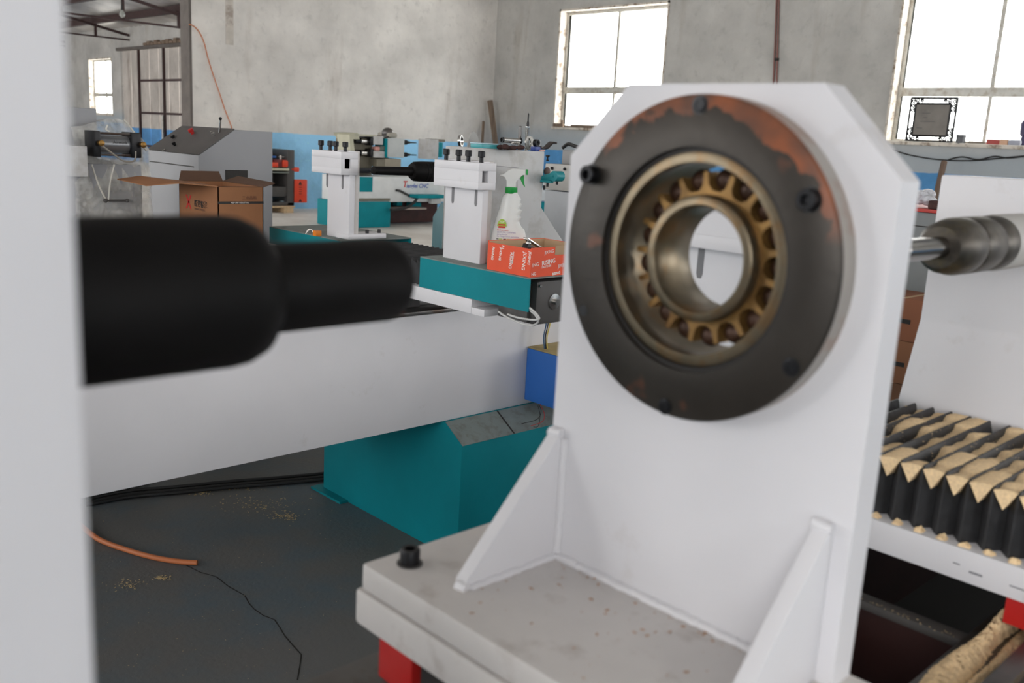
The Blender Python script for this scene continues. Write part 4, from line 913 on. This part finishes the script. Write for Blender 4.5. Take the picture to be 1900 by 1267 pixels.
# wrapped machine
wm = thing('wrapped_machine', 'machine cabinet wrapped in crinkled clear film, with a pneumatic cylinder', 'machine', (1.1, 3.6, 0))
MB().box(.80, 1.385, 3.33, 3.90, 0, 1.20, .01).build('cabinet', grey, wm)
MB().box(.80, at(179, 205, 1, 3.42).x, 3.42, 3.80, 1.20, at(170, 201, 1, 3.42).z, .004).build('upper_box', grey, wm)
yF = 3.325
film = MB(); gx = [(130, 236), (150, 232), (165, 226), (180, 224), (195, 221), (207, 218.5), (216, 219), (228, 226), (240, 236), (250, 246), (260, 258), (268, 268), (273, 277)]
cols = []
for i, (x, y) in enumerate(gx):
    top = at(x, y, 1, yF+.05); fcol = []
    for j in range(13):
        t2_ = j/12; z = top.z*(1-t2_)+.72*t2_; xx = at(x, 330, 1, yF).x
        fcol.append(film.bm.verts.new(Vector((xx*t2_+top.x*(1-t2_), yF+.045*(1-t2_)**3-.012+R_.uniform(-.010, .010), z+R_.uniform(-.004, .004)))))
    back = film.bm.verts.new(Vector((top.x, yF+.45, top.z-.03))); cols.append([back]+fcol)
for i in range(len(cols)-1):
    for j in range(13): film.bm.faces.new((cols[i][j], cols[i+1][j], cols[i+1][j+1], cols[i][j+1]))
film.build('plastic_film', filmM, wm, smooth=60)
fo = MB()
for P in (((170, 305), (180, 335), (192, 362), (200, 375)), ((212, 305), (205, 335), (201, 372)), ((230, 222), (245, 240), (258, 262), (272, 280)), ((200, 232), (197, 240), (203, 244))):
    fo.tube(smoothpath([at(x, y, 1, yF-.02) for x, y in P]), .003, 6)
fo.build('film_crease', mat('film_fold', (.6, .58, .52), .25), wm)
pc = MB(); yC = yF-.045
a = at(168, 258, 1, yC); b_ = at(249, 262, 1, yC); zc = (a.z+b_.z)/2-.014
MB().cyl((a.x+.02, yC, zc), (b_.x-.02, yC, zc), .030, seg=32).build('cylinder_tube', mat('anodised_tube', (.20, .205, .215), .32, metal=.6), wm)
for xx, w_ in ((a.x, .018), (b_.x-.022, .030)):
    MB().box(xx-.004, xx+w_, yC-.040, yC+.045, zc-.042, zc+.043, .003).build('end_block', blackB, wm)
for xx in (a.x+.014, b_.x+.008): MB().rev((xx, yC-.052, zc+.004), (0, -1, 0), [(-.03, .008), (0, .008), (.001, .010), (.008, .010), (.010, .006)], 12).build('brass_fitting', brass, wm)
for zz in (-.034, .036): MB().cyl((a.x, yC-.028, zc+zz), (b_.x, yC-.028, zc+zz), .004, seg=8).build('tie_rod', steelD, wm)
MB().tube(smoothpath([(a.x+.015, yC-.06, zc-.004), (a.x+.05, yC-.06, zc-.03), (a.x+.085, yC-.06, zc-.052), (a.x+.12, yC-.06, zc-.05), (b_.x-.02, yC-.06, zc-.018)]), .003).build('air_tube', mat('murky_air_tube', (.22, .20, .17), .4), wm)
text('lettering', 'Airwork', ink, wm, (a.x+.062, yC-.0305, zc+.004), (1, 0, 0), (0, 0, 1), .014, out=.001)
c = at(196, 372, 1, yF-.02); c1 = at(236, 372, 1, yF-.02)
MB().tube([c, c1], .0035).sphere(c, .008, 10).sphere(c1, .007, 10).build('door_handle', greyD, wm)
a = at(130, 270, 1, 3.26); b_ = at(164, 328, 1, 3.26)
MB().box(a.x, b_.x, 3.26, 3.33, b_.z, a.z, .003).build('switch_box', greyL, wm)

# red and dark machine on a pallet by the blue wall
Yg = 13.8
def R2(x0, y0, x1, y1, Y):
    a = at(x0, y0, 1, Y); b_ = at(x1, y1, 1, Y); return min(a.x, b_.x), max(a.x, b_.x), min(a.z, b_.z), max(a.z, b_.z)
def pb(par, nm, m_, x0, y0, x1, y1, Y, dep, bev=.01, lab=None):
    a, b_, c, d_ = R2(x0, y0, x1, y1, Y); return MB().box(a, b_, Y, Y+dep, c, d_, bev).build(nm, m_, par, lab)
pl = thing('wooden_pallet', 'pale wooden pallet under the grey and red machine by the blue wall', 'pallet', (7.7, 14.0, 0))
for k, (x0, x1) in enumerate(((6.6, 6.75), (7.35, 7.5), (8.05, 8.22))): MB().box(x0, x1, 13.72, 14.42, .0, .085, .004).build('block', woodP, pl)
for k in range(6): MB().box(6.55, 8.25, 13.72+k*.12, 13.81+k*.12, .086, .112, .003).build('board', woodP, pl)
g_ = thing('grinding_machine', 'charcoal machine with orange-red top and side guard, on the pallet', 'machine', (7.6, 14.0, .112))
x0, x1, _, z1 = R2(480, 320, 546, 380, Yg)
MB().box(x0, x0+.10, Yg, Yg+.5, .113, 1.02, .01).box(x1-.13, x1, Yg, Yg+.5, .113, 1.02, .01).box(x0, x1, Yg, Yg+.5, .113, .17, .01).box(x0, x1, Yg+.02, Yg+.5, .26, .42, .01).box(x0, x1, Yg+.45, Yg+.5, .4, .95).build('frame', greyD, g_)
pb(g_, 'top_plate', beige, 478, 311, 537, 317, Yg-.03, .5); pb(g_, 'under_plate', mat('sage_paint', (.16, .18, .16), .5), 478, 318, 537, 322, Yg-.02, .5)
pb(g_, 'clamp', redO, 503, 301, 517, 310.5, Yg, .3, .02); pb(g_, 'clamp', redO, 525, 297, 537, 310.5, Yg, .3, .02); pb(g_, 'motor_cover', mat('dark_red_metal', (.16, .02, .02), .5), 509, 296, 526, 310.5, Yg+.02, .25, .02)
pb(g_, 'rear_lever', redO, 539, 310, 556, 319, Yg, .2, .02)
sg = pb(g_, 'side_guard', redO, 547.5, 333, 570, 376, Yg-.02, .08, .015)
pb(g_, 'inner_casting', mat('wine_casting', (.11, .015, .02), .5), 520, 335, 531, 356, Yg+.3, .1)
WL[sg.name] = WL[g_.name]
for k in range(5): pb(sg, 'vent', redD, 555, 343+k*4, 560, 344+k*4, Yg-.022, .006, 0)
for y in (340, 372): 
    a = at(557, y, 1, Yg-.02); MB().prism([(a.x-.03, a.z-.02), (a.x+.03, a.z-.02), (a.x, a.z+.03)], 1, Yg-.025, Yg-.019).build('warning_mark', redD, sg)
pb(g_, 'valve', blueP, 505, 289, 513, 293, Yg+.1, .05, .01)
for x in (520, 528): pb(g_, 'spout', inkW, x, 288, x+2.5, 296, Yg+.1, .03, .005)
pb(g_, 'spout', inkW, 518, 290.5, 541, 292, Yg+.1, .03, .004)
tag(pb(None, 'plastic_jug', skyM, 522, 372.5, 529.5, 380, Yg+.1, .08, .02), 'small pale blue jug inside the foot of the grinding machine', 'jug')
# scraps on the floor near the pallet, plug on the slab
p0 = at(578, 434, 2, 1.003)
pg = thing('orange_plug', 'orange cable connector with white wires beside the farther tool post', 'plug', at(587, 433, 2, 1.003))
q = at(589, 433, 2, 1.012); MB().box(q.x-.012, q.x+.012, q.y-.008, q.y+.012, 1.0035, 1.022, .003).build('shell', amber, pg)
for k in range(3): MB().tube(smoothpath([q+Vector((-.010, .008, .002*k)), q+Vector((-.014, .018, .012)), q+Vector((-.018, .030, .010-.002*k)), q+Vector((-.022, .040, -.006))]), .0013, 6).build('wire', inkW, pg)

# far lathe by the blue wall
YB = 11.4
fb = thing('far_lathe', 'far white lathe by the blue wall with twin spindles, lettering and teal feet', 'lathe', (9.5, 11.7, 0))
zb0, zb1 = .37, .742; xl = at(640, 340, 1, YB).x
MB().box(xl, 12.8, YB, YB+.6, zb0, zb1, .01).build('bed', mat('far_white_paint', (.66, .68, .68), .4), fb)
a, b_, c, d_ = R2(668, 373, 722, 424, YB-.02); MB().box(a-.3, b_, YB-.05, YB+.65, 0, c+ (d_-c)*.98, .02).build('foot', teal, fb)
MB().box(10.9, 11.8, YB-.05, YB+.65, 0, .36, .02).build('foot', teal, fb)
pb(fb, 'access_cover', teal, 668, 328, 691, 356, YB-.008, .01, .002)
pb(fb, 'tool_tray', teal, 776, 362, 830, 368, YB-.25, .25, .01)
pb(fb, 'base_strip', beigeD, 660, 368, 724, 373, YB-.01, .3, .005)  # darker strip between bed and foot
a = at(744, 343, 1, YB)
text('lettering', 'T', inkR, fb, (a.x+.03, YB-.002, a.z-.03), (1, 0, 0), (0, 0, 1), .125, shear=.2, bold=.004); text('lettering', 'ianglei CNC', inkBlue, fb, (a.x+.10, YB-.002, a.z-.04), (1, 0, 0), (0, 0, 1), .085, shear=.2, bold=.002)
# headstock side
YH = YB+.1
pb(fb, 'gear_case', beigeD, 648, 254, 690, 325, YH+.15, .35); 
b = MB(); b.prism([(p.x, p.z) for p in (at(640, 247, 1, YH+.1), at(657, 246, 1, YH+.1), at(660, 258, 1, YH+.1), at(646, 258, 1, YH+.1))], 1, YH, YH+.4); b.build('gear_case_top', beige, fb)
b = MB(); b.prism([(p.x, p.z) for p in (at(647, 250, 1, YH), at(653, 250, 1, YH), at(659, 300, 1, YH), at(650, 300, 1, YH))], 1, YH-.02, YH+.3); b.build('sloping_leg', beige, fb)
pb(fb, 'top_shelf', beige, 655, 248, 700, 254, YH, .4)
for y in (262, 284):
    a, b_, c, d_ = R2(665, y-5, 690, y+5, YH); r_ = (d_-c)/2
    MB().cyl((a, YH+.1, (c+d_)/2), (b_, YH+.1, (c+d_)/2), r_*1.2, seg=20).build('motor', blackB, fb); MB().cyl((a+(b_-a)*.4, YH+.09, (c+d_)/2), (a+(b_-a)*.9, YH+.09, (c+d_)/2), r_*1.3, seg=20).build('motor_ring', steel, fb)
    pb(fb, 'motor_flange', blackB, 688, y-8, 694, y+8, YH, .3)
pb(fb, 'bearing_block', greyL, 694, 252, 711, 269, YH-.02, .25); pb(fb, 'bearing_block', greyL, 694, 280, 715, 293, YH-.02, .25); pb(fb, 'coupling', pinkM, 697, 272, 705, 280, YH-.03, .1); pb(fb, 'coupling', mat('green_grey', (.1, .13, .11), .5), 705, 271, 716, 280, YH-.02, .1)
pb(fb, 'side_plate', teal, 717.5, 257, 722, 293, YH-.06, .3); pb(fb, 'spindle_box', mat('pale_machine_grey', (.50, .53, .53), .45), 721, 256, 750, 293, YH-.08, .35, .015)
pb(fb, 'carriage_base', beigeD, 700, 295, 716, 310, YH-.05, .4); pb(fb, 'carriage_base', mat('dusty_casting', (.30, .27, .21), .7), 715, 294, 744, 310, YH-.06, .4)
pb(fb, 'bed_rails', blackB, 645, 311, 700, 322, YH, .35)
for y in (264, 287):
    a = at(750, y, 1, YH); MB().rev((a.x, YH+.05, a.z), (1, 0, 0), [(0, .035), (.08, .035), (.09, .022), (.14, .018), (.15, .010), (.27, .007)], 16).build('tool_spindle', blackB, fb)
a = at(727, 246, 1, YH); MB().sphere((a.x, YH+.1, a.z-.01), .095, 20, (1, .9, .85)).build('motor_hood', steelD, fb)
pb(fb, 'hood_base', mat('hood_beige', (.36, .34, .29), .6), 722, 246, 738, 256, YH-.02, .3, .03); pb(fb, 'hood_bracket', steelD, 704, 251, 722, 255, YH, .2)
pb(fb, 'tail_panel', greyL, 795, 258, 813, 296, YH-.1, .25); pb(fb, 'tail_housing', teal, 812, 264, 821, 292, YH, .3); pb(fb, 'tail_cap', beigeD, 811, 258, 826, 264, YH, .3)
cab = MB(); cab.tube(smoothpath([at(x, y, 1, YB-.03) for x, y in ((735, 353), (742, 354), (752, 359), (762, 364), (774, 367))]), .018); cab.tube(smoothpath([at(x, y, 1, YB-.15) for x, y in ((774, 367), (768, 376), (756, 384), (742, 388), (725, 389))]), .022)
cab.build('cable', cableB, fb)
mc = thing('machine_clutter', 'dark machinery and teal pump housing on the floor below the far lathe', 'machine', (9.4, 11.7, 0))
a, b_, c, d_ = R2(724, 372, 812, 392, YB+.3); MB().box(a, b_, YB+.3, YB+.55, .02, d_, .03).build('dark_base', redD, mc)
pb(mc, 'pump', teal, 737, 371, 747, 382, YB+.15, .12, .02); pb(mc, 'pump', teal, 762, 376, 782, 386, YB+.15, .12, .02); pb(mc, 'shelf', mat('dusty_plank', (.35, .29, .25), .8), 722, 386, 792, 389, YB-.05, .3); pb(mc, 'white_lever', greyL, 801, 368, 818, 378, YB-.1, .08, .01)
# lumber leaning in the corner
b = MB(); a = at(909, 186, 1, YL-.16); c = at(919, 262, 1, YL-.30); c = c+(c-a)*((c.z-.03)/(a.z-c.z)); 
b.tube([a, c], .055, 4); tag(b.build('wooden_plank', woodO, smooth=0), 'weathered wooden plank leaning in the room corner', 'plank')
b = MB(); a = at(897, 225, 1, YL-.1); c = at(895, 262, 1, YL-.2); c = c+(c-a)*((c.z-.0)/(a.z-c.z)); b.tube([a, c], .028, 4); tag(b.build('wooden_lath', woodO, smooth=0), 'thin wooden lath leaning beside the plank in the corner', 'lath')

# pipes on the right wall, wires under the windows
pp_ = thing('wall_conduit', 'pair of thin maroon conduits running down between the two windows', 'pipe', (XW-.03, 8.1, 2.3))
for x0, x1, y0_ in ((1441, 1435, 0), (1445, 1441, 0)):
    MB().tube([at(x0, -60, 0, XW-.02), at(x0, 0, 0, XW-.02), at((x0+x1)/2, 80, 0, XW-.02), at(x1, 150, 0, XW-.02), at(x1-2, 240, 0, XW-.02), at(x1-6, 330, 0, XW-.02)], .014).build('conduit', mat('maroon_conduit', (.22, .10, .085), .5), pp_)
MB().box(XW-.05, XW-.01, at(1447, 100, 0, XW).y, at(1441, 100, 0, XW).y, at(1443, 113, 0, XW).z, at(1443, 108, 0, XW).z).build('clip', ink, pp_)
ww = thing('sagging_wires', 'two black wires sagging along the wall under the right window', 'wire', (XW-.03, 5.3, 1.4))
for P in (((1655, 278), (1690, 288), (1740, 296), (1800, 298), (1850, 294), (1905, 289), (1960, 284)), ((1760, 296), (1785, 291), (1815, 296), (1845, 290), (1870, 293), (1905, 290), (1960, 287))):
    MB().tube(smoothpath([at(x, y, 0, XW-.025) for x, y in P]), .009).build('strand', cableB, ww)

# things on the window sills
SZ = WIN[1][2]+.016
pf = thing('framed_plaque', 'grey plaque in an ornate black iron frame leaning in the right window', 'frame', (XW+.02, 5.55, SZ))
def pl_(x, y): return at(x, y, 0, XW+.03)
cT = [pl_(1695, 180), pl_(1780, 181), pl_(1764, 267), pl_(1681, 262)]
yA, yB_ = pl_(1687, 220).y, pl_(1772, 222).y; zA = SZ+.001; zB = pl_(1737, 181).z
Xp = XW+.02
fr = MB()
for (u0, v0, u1, v1) in ((yA, zA, yA, zB), (yB_, zA, yB_, zB), (yA, zA+.008, yB_, zA+.008), (yA, zB-.008, yB_, zB-.008)): fr.tube([(Xp, u0, v0), (Xp, u1, v1)], .015, 6)
iy0, iy1, iz0, iz1 = min(yA, yB_)+.075, max(yA, yB_)-.075, zA+.085, zB-.085
for (u0, v0, u1, v1) in ((iy0, iz0, iy0, iz1), (iy1, iz0, iy1, iz1), (iy0, iz0, iy1, iz0), (iy0, iz1, iy1, iz1)): fr.tube([(Xp, u0, v0), (Xp, u1, v1)], .015, 6)
fr.build('iron_frame', blackB, pf)
Ya, Yb2 = min(yA, yB_), max(yA, yB_)
def curl(cy0, cz0, r, s0, turns=1.4):
    MB().tube([(Xp, cy0+r*(1-t/20*.8)*math.cos(s0+t/20*turns*6.28), cz0+r*(1-t/20*.8)*math.sin(s0+t/20*turns*6.28)) for t in range(21)], .009, 5).build('scroll', blackB, pf)
for (yy, sy_) in ((Ya, 1), (Yb2, -1)):
    for (zz, sz_) in ((zA, 1), (zB, -1)):
        for (u, v) in ((.035, .045), (.095, .042), (.155, .045), (.037, .11), (.037, .17)): curl(yy+sy_*u, zz+sz_*v, .030 if u < .1 else .026, u*40)
MB().box(Xp-.005, Xp+.005, iy0, iy1, iz0, iz1).build('plaque', mat('smoky_plaque', (.15, .135, .115), .35, var=.2, nscale=6), pf)
for (u, v, w_) in ((.10, .30, .12), (.12, .24, .06), (.09, .19, .20), (.05, .10, .08)):
    MB().box(Xp-.0065, Xp-.005, iy1-u-w_, iy1-u, iz0+v, iz0+v+.008).build('etching', greyD, pf)
def sill(nm, m_, x0, y0, x1, y1, label, cat, dep=.1, X=XW+.0, bev=.01, m2=None):
    y_0, y_1, z_0, z_1 = rect(X, x0, y0, x1, y1); return tag(MB().box(X, X+dep, y_0, y_1, SZ, SZ+(z_1-z_0), bev).build(nm, m_), label, cat)
y_0, y_1, z_0, z_1 = rect(XW+.05, 1772, 256, 1791, 272)
tag(MB().rev((XW+.06, (y_0+y_1)/2, SZ), (0, 0, 1), [(0, .062), (.085, .062), (.09, .066), (.115, .066), (.118, .055)], 24).build('black_jar', mat('dark_jar', (.06, .065, .075), .3)), 'dark round jar on the sill beside the iron-framed plaque', 'jar')
sill('grey_bottle', mat('brownish_tin', (.20, .17, .14), .5), 1795, 264, 1826, 271, 'low brownish tin lying on the sill left of the red box', 'tin', .08, XW+.02, .02)
sill('red_box', mat('faded_red', (.42, .06, .05), .5), 1830, 263, 1853, 274, 'small red box on the window sill', 'box', .08, XW+.01)
sill('cream_box', mat('peach_card', (.68, .42, .28), .6), 1854, 262.5, 1868, 274, 'small peach-coloured box right of the red box on the sill', 'box', .08, XW+.01)
sill('plastic_bag', mat('pale_bag', (.38, .40, .48), .4), 1869, 263, 1892, 275, 'pale bluish plastic packet on the sill below the violet bottle', 'packet', .08, XW+.0, .04)
y_0, y_1, z_0, z_1 = rect(XW+.1, 1891, 232, 1912, 276)
tag(MB().rev((XW+.13, (y_0+y_1)/2, SZ), (0, 0, 1), [(0, .05), (.10, .055), (.12, .05), (.14, .075), (.28, .085), (.33, .06), (.34, .02)], 24).build('violet_bottle', purple), 'dark violet bottle at the right end of the sill', 'bottle')
tag(MB().box(XW-.0, XW+.03, 3.9, 6.1, SZ, SZ+.006).build('white_cloth', mat('pale_cloth', (.8, .78, .72), .8)), 'strip of white cloth lying along the right window sill', 'cloth')  # one even pale cloth colour
rb = thing('sill_rubble', 'broken mortar and wood scraps on the left window sill', 'rubble', (XW, 12.2, WIN[0][2]+.016))
Z0 = WIN[0][2]+.016
for (x0, x1, hh) in ((1027, 1043, 7), (1048, 1060, 3), (1060, 1104, 6)):
    y_0, y_1, _, _ = rect(XW, x0, 230, x1, 236); MB().box(XW-.02, XW+.06, y_0, y_1, Z0, Z0+hh*.009, .006).build('scrap', woodO, rb)
y_0, y_1, _, _ = rect(XW, 1041.5, 222, 1044, 236); MB().box(XW-.01, XW+.02, y_0, y_1, Z0, Z0+.13, .004).build('peg', woodO, rb)

# gap at right: cabinet, bag, cartons, pole
gc = thing('tool_cabinet', 'grey tool cabinet with red edge behind the tailstock', 'cabinet', (4.9, 1.8, 0))
MB().box(4.6, 5.1, 1.35, 2.35, 0, 1.125, .005).build('body', mat('mid_grey_paint', (.20, .215, .22), .5), gc)
MB().box(4.58, 5.12, 1.33, 2.37, 1.126, 1.142, .003).build('top', mat('red_tray', (.50, .05, .04), .5), gc)
MB().box(4.597, 4.6, 1.36, 2.34, 1.055, 1.060).build('drawer_gap', ink, gc)
bg_ = MB(); c = at(1716, 385, 0, 4.7)
for k in range(9): bg_.sphere((4.68+R_.uniform(-.03, .05), c.y+R_.uniform(-.05, .05), 1.143+R_.uniform(.03, .065)), R_.uniform(.028, .045), 10, (1, 1.1, .75))
tag(bg_.build('plastic_bag', mat('crinkled_bag', (.55, .56, .60), .25, var=.3, nscale=40, bump=.8, bscale=60)), 'crinkled whitish plastic bag on the grey cabinet', 'bag')
c = at(1735, 386, 0, 4.62)
tag(MB().box(4.6, 4.75, c.y-.06, c.y+.03, 1.143, 1.185, .01).build('black_pouch', brownM), 'dark pouch on the grey cabinet beside the plastic bag', 'pouch')
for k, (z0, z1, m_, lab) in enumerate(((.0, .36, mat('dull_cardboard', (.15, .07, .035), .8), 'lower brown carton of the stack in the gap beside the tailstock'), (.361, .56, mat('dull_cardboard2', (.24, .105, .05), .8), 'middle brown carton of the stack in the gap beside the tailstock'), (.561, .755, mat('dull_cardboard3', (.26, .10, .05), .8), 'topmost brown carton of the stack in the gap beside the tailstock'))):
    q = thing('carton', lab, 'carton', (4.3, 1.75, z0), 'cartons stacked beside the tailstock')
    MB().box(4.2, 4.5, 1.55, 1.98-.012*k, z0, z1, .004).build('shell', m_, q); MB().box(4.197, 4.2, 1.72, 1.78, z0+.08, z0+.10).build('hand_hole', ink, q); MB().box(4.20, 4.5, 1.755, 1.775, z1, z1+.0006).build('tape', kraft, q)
a = at(1752, 300, 0, XW-.3); c = at(1733, 380, 0, XW-.6); c = c+(c-a)*((c.z-.02)/(a.z-c.z))
tag(MB().tube([a, c], .04, 6).build('wooden_pole', mat('dark_pole_wood', (.13, .085, .06), .8), smooth=0), 'dark wooden pole leaning against the blue dado at right', 'pole')
